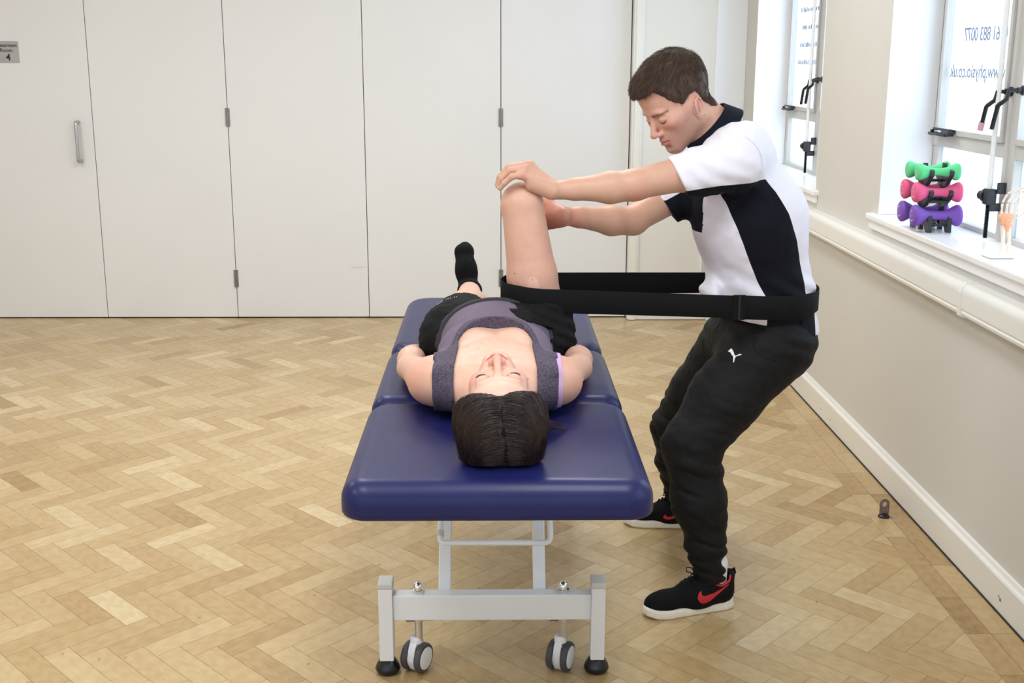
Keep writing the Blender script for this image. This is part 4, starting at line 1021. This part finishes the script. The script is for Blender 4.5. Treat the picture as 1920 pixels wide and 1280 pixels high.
# ------------------------------------------------------------------ man standing at the couch
rngM = np.random.RandomState(4)
man = empty('person', (0.66, 3.5, 0.0), 'man in white and navy polo shirt and black tracksuit trousers, leaning back in a belt', 'person')
A = AT
up0 = nrm((-.62, 0, .785)); f0 = nrm((-.785, 0, -.62)); l0 = np.array((0, -1., 0)); ty = math.radians(20)
mf = f0*math.cos(ty)+l0*math.sin(ty); ml = l0*math.cos(ty)-f0*math.sin(ty); tr_ = math.radians(11); ml, up0 = ml*math.cos(tr_)-up0*math.sin(tr_), up0*math.cos(tr_)+ml*math.sin(tr_); mR = np.stack([mf, ml, up0], 1); ms = 1.07
MO = A(1222, 259, 3.40)-mR@np.array((.1205, 0, -.043))*ms; MHM = frame(MO, mf, ml, up0)
toM = lambda p: (p-MO)@mR/ms
W0, C0, S0 = A(1430, 560, 3.46), A(1405, 410, 3.45), A(1372, 322, 3.44)
shL, elL, wrL = A(1372, 306, 3.25), A(1188, 346, 3.185), A(1042, 357, 3.165)
shR, elR, wrR = A(1345, 322, 3.60), A(1186, 412, 3.44), A(1050, 405, 3.325)
hipL, hipR = A(1436, 636, 3.375), A(1378, 642, 3.60)
knL, knR = A(1296, 838, 3.27), A(1270, 800, 3.76); anL, anR = A(1330, 1064, 3.235), A(1272, 930, 3.89)
def mix3(a, b, t): return np.asarray(a)*(1-t)+np.asarray(b)*t
arm = lambda sh, e_, w_, uo: [rc(sh, mix3(sh, e_, .5), .054, .0475, .012), rc(mix3(sh, e_, .5), e_, .0475, .041, .012), rc(mix3(e_, w_, -.02)+uo, mix3(e_, w_, .30)+uo*1.4, .0415, .0425, .014), rc(mix3(e_, w_, .30)+uo*1.4, mix3(e_, w_, .75), .0420, .029, .014), rc(mix3(e_, w_, .75), w_, .029, .0245, .012)]
aL = arm(shL, elL, wrL, np.array((0, 0, -.002))); aR = arm(shR, elR, wrR, np.array((0, 0, -.004)))
# left hand laid over the raised knee
def ch(*p): return [A(*q) for q in p]
fing = [ch((978, 327, 3.130), (960, 331, 3.122), (946, 343, 3.128), (938, 353, 3.134)), ch((984, 317, 3.150), (957, 320, 3.142), (941, 335, 3.146), (935, 349, 3.150)),
        ch((990, 310, 3.172), (954, 314, 3.166), (938, 331, 3.170), (933, 345, 3.174)), ch((993, 309, 3.196), (960, 312, 3.196), (942, 327, 3.198), (936, 341, 3.200))]
hL = []
for i, c in enumerate(fing):
    q = .88 if i == 0 else 1.0
    hL += finger(c, [.0108*q, .0098*q, .0088*q, .0074*q], .0035)
    hL.append(rc(mix3(wrL, c[0], .12)+np.array((0, (i-1.5)*.008, 0)), c[0]+np.array((.002, 0, -.002)), .0165, .0115, .012))
hL.append(rc(A(1032, 360, 3.15), A(996, 347, 3.140), .019, .016, .014)); hL.append(rc(A(1025, 352, 3.17), A(1000, 335, 3.172), .020, .016, .015))
tb = ch((1012, 350, 3.195), (1000, 352, 3.222), (988, 360, 3.238), (976, 366, 3.244)); hL += finger(tb, [.0150, .0125, .0108, .0088], .006)
hR = hand_prims(wrR, (-.42, .86, -.10), (.92, .38, .12), (0, -.1, 1), 1.05, (.25, .3, .25), thumb=(.45, -.15), wr=.0225)
hR.append(rc(wrR, wrR+np.array((-.05, .035, -.012)), .0235, .024, .02))
neckM = [rc(MO+mR@np.array((-.022, 0, -.045))*ms, A(1362, 258, 3.43), .056, .064, .03), rc(MO+mR@np.array((.015, 0, -.075))*ms, A(1338, 268, 3.42), .040, .045, .03)]
headM = xf(head_prims(False), MHM, ms)
inner = [rc(W0, C0, .100, .12, .04), rc(C0, S0, .13, .10, .04), rc(shL, shR, .055, .055, .05), rc(hipL, hipR, .060, .060, .03), rc(W0, mix3(hipL, hipR, .5), .085, .085, .05),
         rc(hipL, knL, .080, .055, .03), rc(knL, anL, .050, .028, .03), rc(hipR, knR, .080, .055, .03), rc(knR, anR, .050, .034, .03)]
ftL, ftR = np.array((-.962, -.262, 0)), np.array((-.99, .12, 0))
heL, heR = np.array((.716, 3.258, 0)), np.array((.742, 3.87, 0))
for he, ft, an in ((heL, ftL, anL), (heR, ftR, anR)):
    b0 = he+ft*.055+np.array((0, 0, .060)); inner += [rc(an, b0, .028, .028, .01), rc(b0, he+ft*.22+np.array((0, 0, .042)), .028, .020, .01)]
bodyM = inner+aL+aR+neckM+headM+hL+hR
mlo, mhi = MO-np.array((.18, .14, .17)), MO+np.array((.16, .14, .17))
boxes = [(mlo, mhi), (A(928, 372, 3.1)-np.array((0, .02, .02)), A(1050, 300, 3.28)+np.array((0, 0, .02))), ((.10, 3.28, 1.10), (.215, 3.56, 1.26))]
V, F = body_mesh(bodyM, .0045, (-.02, 3.05, .0), (1.1, 4.0, 1.7), boxes, .0017)
Lm = toM(V); C = face_color(Lm, (214, 170, 150), (188, 122, 112), (208, 140, 124), (52, 36, 30), False, (122, 98, 92))
armc = V[:, 0] < .50; arm_m = armc & (np.linalg.norm(V-MO, axis=1) > .19); C[arm_m] = srgb(208, 166, 142)[:3]
kk = np.zeros(len(V))
for c in fing: kk += np.exp(-(np.linalg.norm(V-c[0], axis=1)/.012)**2)*.5+np.exp(-(np.linalg.norm(V-c[1], axis=1)/.009)**2)*.35
kk += np.exp(-(np.linalg.norm(V-(elL+np.array((.01, -.02, -.03))), axis=1)/.035)**2)*.5+np.exp(-(np.linalg.norm(V-wrR, axis=1)/.06)**2)*.6
kk = np.clip(kk, 0, .7); C = C*(1-kk[:, None])+np.array(srgb(206, 122, 112)[:3])*kk[:, None]
me = mesh_np('body', V, F); vcol(me, C); bodym = link('body', me, skin_mat('man_skin', .46), man, True)
# finger nails
for i, c in enumerate(fing[:3]):
    d = nrm(c[3]-c[2]); n_ = nrm(np.array((-.75, -.15, .6))-d*(np.array((-.75, -.15, .6))@d)); s_ = np.cross(n_, d); p = c[3]+n_*.0058+d*.001
    V, F = surf([el(p, (.0062, .0050, .0016), np.stack([d, s_, n_], 1))], .0009, p-.01, p+.01); sdf_obj('fingernail', V, F, plain('nail', srgb(226, 178, 164), .3), man)
# ears/eyes are in the body; short hair
sk = xf([el((-.014, 0, .026), (.092, .075, .082), k=.02), el((.020, 0, .038), (.066, .066, .054), k=.03)], MHM, ms)+neckM[:1]
HPOLY = [(.13, .064), (.088, .060), (.070, .064), (.060, .042), (.047, .014), (.034, .003), (.029, -.040), (.013, -.042), (.012, -.008), (.0, .005), (-.022, .003), (-.032, -.034), (-.041, -.060), (-.058, -.074), (-.078, -.064), (-.16, -.035), (-.16, .18), (.14, .18)]
def hreg(L): return -sd_poly(np.stack([L[:, 0], L[:, 2]], 1), HPOLY)
def mthick(L):
    x, y, z = L.T; return .0020+.010*sstep(.03, .11, z)+.005*sstep(.04, .08, x)*sstep(.04, .07, z)+.0045*sstep(-.05, .03, z)
def mhair(p):
    L = toM(p); return ev(sk, p)-mthick(L)*ms*sstep(-.003, .012, hreg(L))
hp = [fn(mhair), fn(lambda p: -hreg(toM(p)), 'int', .004)]
V, F = surf(hp, .0024, mlo-.02, mhi+np.array((.02, .02, .05)), disp=lambda p: .0012*vnoise(toM(p)*np.array((70, 230, 70)))+.0012*vnoise(toM(p)*60), dmax=.003)
hm_ = hair_mat('short_brown_hair', (50, 38, 33), (112, 88, 74), .6); hm_.node_tree.nodes['Principled BSDF'].inputs['Specular IOR Level'].default_value = .3
me = mesh_np('hair', V, F); vfl(me, .35+.2*vnoise(toM(V)*np.array((60, 300, 60))), 'tone'); hairm = link('hair', me, hm_, man, True)
N = 8500; Wp = V[rngM.randint(0, len(V), N*2)]+rngM.normal(0, .0012, (N*2, 3))
for _ in range(4):
    dd = ev(sk, Wp); G = np.stack([ev(sk, Wp+np.eye(3)[a]*1e-4)-dd for a in range(3)], 1)/1e-4; Wp = Wp-G*(dd-mthick(toM(Wp))*ms*.75)[:, None]
Lh = toM(Wp); ok = hreg(Lh) > .0015; Wp = Wp[ok][:N]; Lh = Lh[ok][:N]; N = len(Wp)
crown = np.array((-.055, .0, .10)); fl = Lh-crown; fl[:, 0] += .055*sstep(.03, .10, Lh[:, 2]); top = sstep(.02, .09, Lh[:, 2])
fl = fl/np.linalg.norm(fl, axis=1, keepdims=True); fl[:, 2] -= (1-top)*1.1; fl[:, 0] += (1-top)*np.where(Lh[:, 0] > -.02, .15, -.35); fl += rngM.normal(0, .16, fl.shape)
ln = (.008+.018*top+.004*rngM.rand(N))*ms*np.clip(hreg(Lh)/.022, .3, 1); n = 6; P = np.zeros((N, n, 3)); P[:, 0] = Wp; v = fl@mR.T; v /= np.linalg.norm(v, axis=1, keepdims=True)
tgt = rngM.uniform(.0005, .0045, N)*(.3+top)
for i in range(1, n):
    p = P[:, i-1]+v*(ln/(n-1))[:, None]; dd = ev(sk, p); G = np.stack([ev(sk, p+np.eye(3)[a]*1e-4)-dd for a in range(3)], 1)/1e-4
    want = mthick(toM(p))*ms+tgt*i/(n-1)*1.5; p = p-G*np.clip(dd-want, -.01, .003)[:, None]; P[:, i] = p
Vs, Fs, tn = strands(P, .00050, .00018, rngM); me = mesh_np('hair_strands', Vs, Fs); vfl(me, tn, 'tone'); link('hair_strands', me, hm_, hairm, True)
# ---- polo shirt
dl = nrm(elL-shL); dr = nrm(elR-shR)
cfL, cfR = A(1270, 330, 3.215), A(1248, 386, 3.50)
dl = nrm(nrm(cfL-shL)+np.array((0, 0, -.10))); dr = nrm(nrm(cfR-shR)+np.array((0, 0, -.05)))
slL = [rc(shL, cfL-dl*.0, .082, .057, .04)]; slR = [rc(shR, cfR+dr*.01, .080, .057, .04)]
tors = [rc(A(1430, 612, 3.47), W0, .136, .145, .04, squash=((0, 1, 0), 1.20)), rc(W0, C0, .145, .158, .04, squash=((0, 1, 0), 1.15)), rc(C0, S0, .158, .118, .05, squash=((0, 1, 0), 1.22)),
        rc(A(1375, 296, 3.30), A(1360, 300, 3.56), .088, .085, .05), rc(A(1392, 285, 3.38), A(1392, 285, 3.50), .088, .088, .04)]
def sfold(p):
    q = p-shL; a = p@nrm((.55, 0, .85))
    d = .0020*vnoise(p*np.array((26, 9, 26)))+.0012*vnoise(p*np.array((60, 22, 50)))
    w1 = np.exp(-(np.linalg.norm(p-(cfL*.45+shL*.55), axis=1)/.11)**2); d = d+.0030*w1*np.sin((p@nrm((.45, 0, .9)))*150+2*vnoise(p*12))
    w2 = np.exp(-((p[:, 2]-.93)/.07)**2); d = d+.0040*w2*np.sin((p@nrm((.5, .1, 1)))*110+2.2*vnoise(p*9))
    w3 = np.exp(-(np.linalg.norm(p-A(1345, 380, 3.30), axis=1)/.09)**2); return d+.003*w3*np.sin((p@nrm((.9, 0, -.5)))*120)
hemn = nrm(np.array((-.10, 0, -1))); hemo = A(1430, 608, 3.3)
puff = [el(A(1334, 548, 3.40), (.030, .09, .045), k=.02)]
shirt = tors+puff+slL+slR+[hs(dl, cfL, 'int', .003), hs(dr, cfR, 'int', .003)]
# cuff planes must only cut their own sleeve
def sleeve(sh, cf, d_, r0, r1, ax):
    s1 = rc(sh, cf+d_*.05, r0, r1)
    def f(p): return np.maximum(s1.f(p), (p-cf)@ax)
    return fn(f, 'add', .035)
def hollow(cf, d_, r): return fn(lambda p: np.maximum(np.linalg.norm(np.cross(p-cf, d_), axis=1)-r, np.abs((p-cf)@d_)-.040), 'sub', .0015)
neckhole = rc(A(1352, 250, 3.43), A(1335, 225, 3.42), .064, .074, .003, 'sub')
shirt = tors+puff+[sleeve(shL, cfL, dl, .080, .0545, nrm((-.88, 0, -.48))), sleeve(shR, cfR, dr, .080, .0550, nrm((-.80, 0, -.60))), hs(hemn, hemo, 'int', .003), neckhole]
V, F = surf(shirt, .0036, (.40, 3.1, .70), (1.1, 3.8, 1.55), disp=sfold, dmax=.010)
def XZ(*pts): return [tuple(A(x, y, 3.28)[[0, 2]]) for x, y in pts]
PAN = XZ((1262, 352), (1340, 341), (1436, 336), (1455, 360), (1478, 400), (1497, 455), (1510, 510), (1519, 560), (1524, 610), (1528, 660), (1436, 660), (1440, 575), (1438, 560), (1422, 530), (1400, 478), (1380, 425), (1362, 380), (1350, 359), (1290, 372))
def XZf(*pts): return [tuple(A(x, y, 3.55)[[0, 2]]) for x, y in pts]
PANF = XZf((1180, 372), (1240, 368), (1300, 340), (1420, 336), (1500, 450), (1520, 650), (1430, 650), (1400, 470), (1345, 380), (1300, 420), (1200, 430))
pn = -sd_poly(V[:, [0, 2]], PAN); pf = -sd_poly(V[:, [0, 2]], PANF); yy = V[:, 1]
pan = np.where(yy < np.where(V[:, 0] < .60, 3.36, 3.44), pn, pf)
me = mesh_np('polo_shirt', V, F); vfl(me, pan, 'panel')
def _shirt():
    n = NT('polo_fabric'); n.set(Roughness=.85); n.p.inputs['Specular IOR Level'].default_value = .2; f = n.math('MULTIPLY_ADD', n.attr('panel', 'Fac'), 1200.0, .5)
    f = n.new('ShaderNodeClamp'); n.l(n.math('MULTIPLY_ADD', n.attr('panel', 'Fac'), 1200.0, .5), f.inputs[0])
    n.l(n.mix(f.outputs[0], srgb(232, 229, 240), srgb(13, 15, 26)), n.p.inputs['Base Color']); n.bump(n.noise(900, 2), .25, .0008)
    return n.m
SHM = _shirt(); shirto = link('polo_shirt', me, SHM, man, True)
navy = plain('navy_rib', srgb(16, 19, 34), .85, spec=.2, bump=.3, bscale=800)
# collar
cn = nrm(A(1312, 214, 3.42)-A(1362, 262, 3.43)); cc = A(1334, 243, 3.43)
def collar(p):
    q = p-cc; h = q@cn; rv = q-h[:, None]*cn; r = np.linalg.norm(rv, axis=1)
    inner_ = np.abs(r-(.073+.10*h))-.0022; d1 = np.maximum(inner_, np.abs(h)-.026)
    outer = np.abs(r-(.078-.42*(h-.022)))-.0022; d2 = np.maximum(outer, np.abs(h-.000)-.026)
    front = rv@nrm(np.cross(np.array((0, 1., 0)), cn)); d = np.minimum(d1, d2)
    return d
V, F = surf([fn(collar)], .0018, cc-.13, cc+.13); col_ = sdf_obj('collar', V, F, navy, shirto)
# shoulder seam
m = MB(); pts = []
for t in np.linspace(0, 1, 26):
    px, py = 1407+36*math.sin(t*1.9)+6*t, 236+102*t; pts.append(tuple(on_surface(shirt, A(px, py, 3.20), .0012)[0]))
m.tube(pts, .0011, 6); m.build('shoulder_seam', plain('seam_thread', srgb(222, 218, 234), .8), shirto)
for (a, b) in (((1262, 314), (1290, 356)),):
    pts = [tuple(on_surface(shirt, A(a[0]*(1-t)+b[0]*t, a[1]*(1-t)+b[1]*t, 3.14), .0008)[0]) for t in np.linspace(0, 1, 10)]
    MB().tube(pts, .0008, 5).build('cuff_stitching', bpy.data.materials['seam_thread'], shirto)
# ---- trousers
pelv = [el(A(1388, 640, 3.50), (.090, .150, .105), k=.05), el(A(1436, 622, 3.48), (.140, .182, .125), k=.05), el(A(1456, 640, 3.42), (.110, .115, .10), k=.04), el(A(1452, 640, 3.56), (.103, .11, .10), k=.04)]
legs = [rc(hipL+np.array((.012, -.0, -.02)), mix3(hipL, knL, .55), .118, .103, .05), rc(mix3(hipL, knL, .55), knL, .103, .086, .03), rc(knL, mix3(knL, anL, .45)+np.array((.0, 0, 0)), .086, .078, .03), rc(mix3(knL, anL, .45), mix3(knL, anL, .80), .078, .062, .03), rc(mix3(knL, anL, .80), anL+np.array((.002, 0, -.034)), .060, .046, .014),
        rc(hipR, mix3(hipR, knR, .6), .108, .098, .05), rc(mix3(hipR, knR, .6), knR, .100, .085, .03), rc(knR, mix3(knR, anR, .5), .085, .072, .03), rc(mix3(knR, anR, .5), anR, .072, .048, .03)]
def tfold(p):
    z = p[:, 2]; wk = np.exp(-((z-.44)/.16)**2); wa = np.exp(-((z-.19)/.10)**2)
    ring = np.sin(z*120+p[:, 0]*35+3.0*vnoise(p*np.array((7, 7, 12))))
    rg = lambda q: 1-2*np.abs(vnoise(q)); tl = np.stack([p[:, 0]*9, p[:, 1]*9, z*30+p[:, 0]*9], 1)
    d = .0060*wk*rg(tl)+.0085*wa*rg(tl*np.array((1, 1, 1.1))+7)
    hip = np.exp(-((z-.80)/.09)**2); d = d+.0022*hip*np.sin((p@nrm((.5, 0, 1)))*110+3*vnoise(p*8))
    return d+.0028*vnoise(p*np.array((16, 16, 30)))+.0012*vnoise(p*60)
def pocket(p):  # slit of the side pocket
    a, b = A(1433, 605, 3.29), A(1411, 640, 3.27); c = A(1432, 668, 3.27); return None
trous = pelv+legs+[hs((0, 0, 1), A(1430, 590, 3.3), 'int', .004), hs(nrm((.30, 0, -1)), anL+np.array((0, 0, -.044)), 'int', .003)]
V, F = surf(trous, .0042, (.40, 3.05, .05), (1.1, 4.05, 1.0), disp=tfold, dmax=.014)
tm = plain('black_track_fabric', srgb(13, 13, 15), .7, var=.08, bump=.2, bscale=900, spec=.25)
tro = sdf_obj('tracksuit_trousers', V, F, tm, man)
TR = Pr(lambda p: ev(trous, p)+tfold(p))
def hit(prims, x, y, o_=0.0, y0=2.95, y1=3.9):
    Y = np.linspace(y0, y1, 500); P = np.array([A(x, y, q) for q in Y]); i = np.nonzero(ev(prims, P)-o_ < 0)[0]
    return P[i[0]] if len(i) else A(x, y, 3.3)
pk = [tuple(hit([TR], x, y, .001)) for x, y in ((1436, 606), (1424, 618), (1414, 634), (1412, 648), (1418, 660), (1432, 670), (1452, 675), (1480, 676), (1504, 670))]
MB().tube(pk, .0022, 7).build('pocket_edge', tm, tro, 60)
def decal(name, poly, start, prims, o_, mat, parent, sub=0.004):
    """flat print: outline of (px-like) 2D points filled, subdivided and laid on the surface"""
    bm = bmesh.new(); vs = [bm.verts.new((u, v, 0)) for u, v in poly]; es = [bm.edges.new((vs[i], vs[(i+1) % len(vs)])) for i in range(len(vs))]
    bmesh.ops.triangle_fill(bm, use_beauty=True, edges=es)
    for _ in range(3):
        L_ = [e for e in bm.edges if e.calc_length() > sub]
        if not L_: break
        bmesh.ops.subdivide_edges(bm, edges=L_, cuts=1); bmesh.ops.triangulate(bm, faces=bm.faces[:])
    for v in bm.verts:
        q, g = on_surface(prims, start(v.co.x, v.co.y), o_); v.co = Vector(q)
    bmesh.ops.recalc_face_normals(bm, faces=bm.faces[:]); me = bpy.data.meshes.new(name); bm.to_mesh(me); bm.free(); return link(name, me, mat, parent)
cat_ = [(685, 350), (700, 335), (722, 338), (732, 345), (735, 312), (755, 285), (785, 270), (815, 268), (832, 300), (860, 345), (885, 400), (905, 465), (925, 505), (960, 518), (1000, 508), (1060, 475), (1110, 458), (1150, 458), (1163, 478), (1150, 500), (1095, 500), (1045, 520), (1000, 545), (955, 555), (945, 590), (925, 630), (918, 690), (905, 720), (898, 745), (875, 755), (860, 738), (868, 712), (880, 690), (866, 640), (864, 580), (868, 540), (845, 515), (815, 490), (795, 455), (785, 420), (760, 402), (725, 385), (690, 365)]
decal('leaping_cat_print', [(1330+u/19.2, 640+v/19.2) for u, v in cat_], lambda u, v: hit([TR], u, v), [TR], .0012, M['white_plastic'], tro, 1.0)
# shirt tail showing below the belt at the back
tail = off(pelv+tors[:1], .0065)+[fn(lambda p: np.abs((p-A(1510, 612, 3.36))@nrm((.55, -.8, 0)))*0-1+0*p[:, 0], 'int', .001)]
def tailf(p):
    a = A(1493, 600, 3.36); b = A(1530, 630, 3.36); return np.maximum(np.maximum(a[0]-p[:, 0], p[:, 2]-.90), (b[2]+.005)-p[:, 2])
V, F = surf(off(pelv+tors[:1], .0065)+[fn(tailf, 'int', .002)], .0036, (.8, 3.1, .74), (1.1, 3.85, .95), dmax=.008)
me = mesh_np('shirt_tail', V, F); vfl(me, np.where(V[:, 0] < A(1520, 615, 3.40)[0], .01, -.01), 'panel'); link('shirt_tail', me, SHM, shirto, True)
# ---- shoes
soleM = plain('white_foam_sole', srgb(226, 220, 208), .6, var=.05, scale=60); upM = plain('black_knit_upper', srgb(11, 11, 14), .8, spec=.2, bump=.5, bscale=700); redM = plain('red_lining', srgb(186, 32, 44), .6)
def shoe(he, ft, near):
    lf = np.cross((0, 0, 1.), ft); R = np.stack([ft, lf, np.array((0, 0, 1.))], 1); FM = frame(he, ft, lf, (0, 0, 1)); s = 1.03
    to = lambda p: (p-he)@R/s
    sh = empty_part = None
    up = xf([rc((.045, 0, .052), (.12, 0, .048), .038, .040, .02), rc((.12, 0, .046), (.235, -.004, .036), .040, .027, .03, squash=((0, 1, 0), 1.08)), rc((.215, .0, .034), (.250, -.006, .030), .034, .024, .02),
             rc((.048, 0, .055), (.040, 0, .100), .036, .033, .02, squash=((1, 0, 0), 1.25)), rc((.085, 0, .07), (.13, 0, .060), .034, .030, .03)], FM, s)
    cutb = fn(lambda p: .020-to(p)[:, 2], 'int', .002)
    topc = fn(lambda p: to(p)[:, 2]-(.083+.30*np.abs(to(p)[:, 0]-.055)+np.where(to(p)[:, 0] < .02, .014, 0)), 'int', .004)
    hollow_ = xf([rc((.058, 0, .075), (.058, 0, .14), .030, .033, .003, 'sub', squash=((1, 0, 0), 1.35))], FM, s)
    V, F = surf(up+[cutb, topc]+hollow_, .0026, he-np.array((.35, .2, .02)), he+np.array((.12, .2, .16)))
    o = sdf_obj('shoe', V, F, upM, man)
    Lc = to(V); 
    FP = [(-.004, 0), (.004, -.026), (.03, -.040), (.08, -.040), (.14, -.043), (.20, -.050), (.245, -.044), (.275, -.026), (.286, -.002), (.280, .022), (.255, .040), (.21, .048), (.15, .042), (.08, .038), (.03, .038), (.004, .026)]
    def sole(p):
        L = to(p); z = L[:, 2]; b = sd_poly(L[:, :2], FP)+.010+.10*np.abs(z-.012); top = .026+.010*sstep(.12, 0, L[:, 0])+.006*sstep(.24, .28, L[:, 0]); bot = .0008+.010*sstep(.225, .29, L[:, 0])**1.5
        return np.hypot(np.maximum(b, 0), np.maximum(np.maximum(z-top+.006, bot+.006-z), 0))+np.minimum(np.maximum(b, np.maximum(z-top+.006, bot+.006-z)), 0)-.007
    V, F = surf([fn(sole)], .0026, he-np.array((.35, .2, .02)), he+np.array((.12, .2, .08))); sdf_obj('sole', V, F, soleM, o)
    # lining rim, heel loop, laces, side mark
    def lift(x, y, z): return he+R@np.array((x, y, z))*s
    rim = [lift(.058+.047*math.cos(a), .036*math.sin(a), .083+.30*abs(.003+.047*math.cos(a))+(.010 if math.cos(a) < -.75 else 0)) for a in [2*math.pi*i/40 for i in range(40)]]
    MB().tube(rim, .0038, 8, closed=True).build('red_collar_rim', redM, o, 60)
    MB().tube([lift(.008, 0, .080), lift(-.004, 0, .104), lift(.000, 0, .116), lift(.008, 0, .112), lift(.012, 0, .098)], .0022, 8, flat=2.2).build('heel_loop', upM, o, 60)
    m = MB()
    for k in range(5):
        x = .112+.017*k; pts = []
        for t in np.linspace(-1, 1, 9):
            q, g = on_surface(up, lift(x+.004*t, .024*t, .12), .002); pts.append(tuple(q))
        m.tube(pts, .0022, 7)
    m.build('laces', upM, o, 60)
    m = MB()
    for sx in (-1, 1):
        c0 = lift(.118, 0, .112); m.tube([tuple(c0+R@np.array((sx*.004+dx, sx*.008+dy, dz))) for dx, dy, dz in ((0, 0, -.008), (.012, .012*sx, .012), (.026, .018*sx, .014), (.028, .012*sx, .002), (.012, .003*sx, -.002), (0, 0, -.008))], .0018, 7)
    m.build('lace_bow', upM, o, 60)
    tg = [tuple(on_surface(up, lift(.098, y_, .13), .0025)[0]) for y_ in np.linspace(-.016, .016, 7)]
    MB().tube(tg, .0028, 7).build('red_tongue_edge', redM, o, 60)
    sw = [(632, 985), (636, 960), (645, 940), (656, 932), (658, 945), (662, 962), (675, 968), (700, 962), (745, 945), (800, 915), (850, 880), (848, 888), (800, 930), (760, 965), (720, 1000), (690, 1015), (665, 1020), (645, 1008)]
    if near: # curved side mark, laid on the outer side
        decal('side_swoosh', [(1140+u/3.763, 860+v/3.763) for u, v in sw], lambda u, v: hit(up, u, v, 0, 3.0, 3.6), up, .0012, redM, o, 4.0)
    else:
        decal('side_swoosh', [(.055+(850-u)*.00045*1.0, .075-(v-880)*.00028) for u, v in sw], lambda u, v: lift(u, .07, v), up, .0012, redM, o, .01)
    # sock inside the shoe
    V, F = surf(xf([rc((.062, 0, .06), (.066, 0, .145), .031, .036, .02, squash=((1, 0, 0), 1.15))], FM, 1.0), .003, he-np.array((.2, .1, 0)), he+np.array((.06, .1, .26)))
    sdf_obj('sock', V, F, plain('white_sock', srgb(228, 230, 240), .8, bump=.3, bscale=600), man)
shoe(heL, ftL, True); shoe(heR, ftR, False)
# ------------------------------------------------------------------ mobilisation belt around his hips and her thigh
def ring(prims, c, zf, angs, o_):
    out = []
    for a in angs:
        d = np.array((math.cos(a), math.sin(a), 0)); r = np.linspace(.03, .42, 400); z = zf(a); P = np.array((c[0], c[1], z))+r[:, None]*d
        s = ev(prims, P); i = np.nonzero(s < 0)[0]; rr = r[i[-1]] if len(i) else .1; out.append(np.array((c[0], c[1], z))+d*(rr+o_))
    return out
zt, zm = A(1000, 566, 3.06)[2], None
thp = off(legR[:2], .0080)
Tc = np.array((.112, 3.16)); R0 = ring(thp, Tc, lambda a: .955, [math.radians(t) for t in range(0, 360, 6)], .006)
manp = tors[:2]+pelv
zb = A(1375, 577, 3.27)[2]; Mc = (W0[:2]+np.array((.0, .02))); R1 = ring(manp, Mc, lambda a: zb, [math.radians(t) for t in range(0, 360, 6)], .0065)
pts2 = np.array([p[:2] for p in R0+R1]); zs = np.array([p[2] for p in R0+R1])
# taut loop: convex hull of both rings in plan
idx = np.lexsort((pts2[:, 1], pts2[:, 0])); 
def hull(ids):
    h = []
    for i in ids:
        while len(h) > 1 and np.cross(pts2[h[-1]]-pts2[h[-2]], pts2[i]-pts2[h[-2]]) <= 0: h.pop()
        h.append(i)
    return h
lo_h = hull(list(idx)); up_h = hull(list(idx[::-1])); H = lo_h[:-1]+up_h[:-1]
path = []
for a, b in zip(H, H[1:]+H[:1]):
    L_ = np.linalg.norm(pts2[a]-pts2[b]); nseg = max(1, int(L_/.012))
    for k in range(nseg): t = k/nseg; path.append((*(pts2[a]*(1-t)+pts2[b]*t), 0))
path = np.array(path)
x0_, x1_ = pts2[:, 0].min(), pts2[:, 0].max()
zn0, zn1 = A(960, 560, path[:, 1].min())[2], A(1375, 577, 3.27)[2]; zfar0, zfar1 = A(1050, 529, 3.27)[2], A(1325, 530, 3.66)[2]
def zstrap(x, y):
    t = np.clip((x-.06)/(.80-.06), 0, 1); near = zn0+(zn1-zn0)*t; far_ = zfar0+(zfar1-zfar0)*t
    ym = 3.16+(3.46-3.16)*t; w = np.clip((y-ym)/(.10+.08*t)*.5+.5, 0, 1); return near*(1-w)+far_*w
for i in range(len(path)): path[i, 2] = zstrap(path[i, 0], path[i, 1])
def band(path, hw, th, closed=True):
    n = len(path); V = []; F = []
    for i in range(n):
        a, b = path[(i-1) % n], path[(i+1) % n]
        if not closed: a, b = path[max(i-1, 0)], path[min(i+1, n-1)]
        t = (b-a)[:2]; t = t/np.linalg.norm(t); no = np.array((t[1], -t[0], 0))
        for (u, v) in ((-1, 0), (-.94, 1), (.94, 1), (1, 0), (.94, -1), (-.94, -1)): V.append(path[i]+np.array((0, 0, u*hw))+no*v*th)
    for i in range(n if closed else n-1):
        j = (i+1) % n
        for k in range(6): l_ = (k+1) % 6; F.append((i*6+k, i*6+l_, j*6+l_, j*6+k))
    if not closed: F += [tuple(range(6))[::-1], tuple((n-1)*6+k for k in range(6))]
    return V, F
bm_ = plain('black_webbing', srgb(13, 13, 15), .8, var=.06, bump=.4, bscale=500, spec=.2)
belt = empty('mobilisation_belt', (.45, 3.2, .9), 'wide black webbing belt looped around the man\'s hips and the woman\'s raised thigh', 'belt')
m = MB(); m.add(*band(path, .0325, .0016)); m.build('webbing', bm_, belt, 50)
near_i = [i for i in range(len(path)) if path[i, 1] < 3.40 and A(1388, 575, 3.25)[0] < path[i, 0] < A(1530, 575, 3.30)[0]]
near_i.sort(key=lambda i: path[i, 0])
if len(near_i) > 3:   # doubled padded length on the hip with a slider
    pp = path[near_i]+np.array((0, -.004, 0)); m = MB(); m.add(*band(pp, .0345, .0024, False)); m.build('hip_pad', bm_, belt, 50)
q = path[np.argmin(np.abs(path[:, 0]-A(1383, 577, 3.25)[0])+10*(path[:, 1] > 3.4))]
MB().box(q[0]-.018, q[0]+.018, q[1]-.009, q[1]-.003, q[2]-.036, q[2]+.036, .002).build('slider_buckle', bm_, belt)
MB().box(q[0]-.004, q[0]+.004, q[1]-.012, q[1]-.008, q[2]-.034, q[2]+.034, .001).build('slider_bar', plain('deep_black', srgb(8, 8, 9), .3), belt)
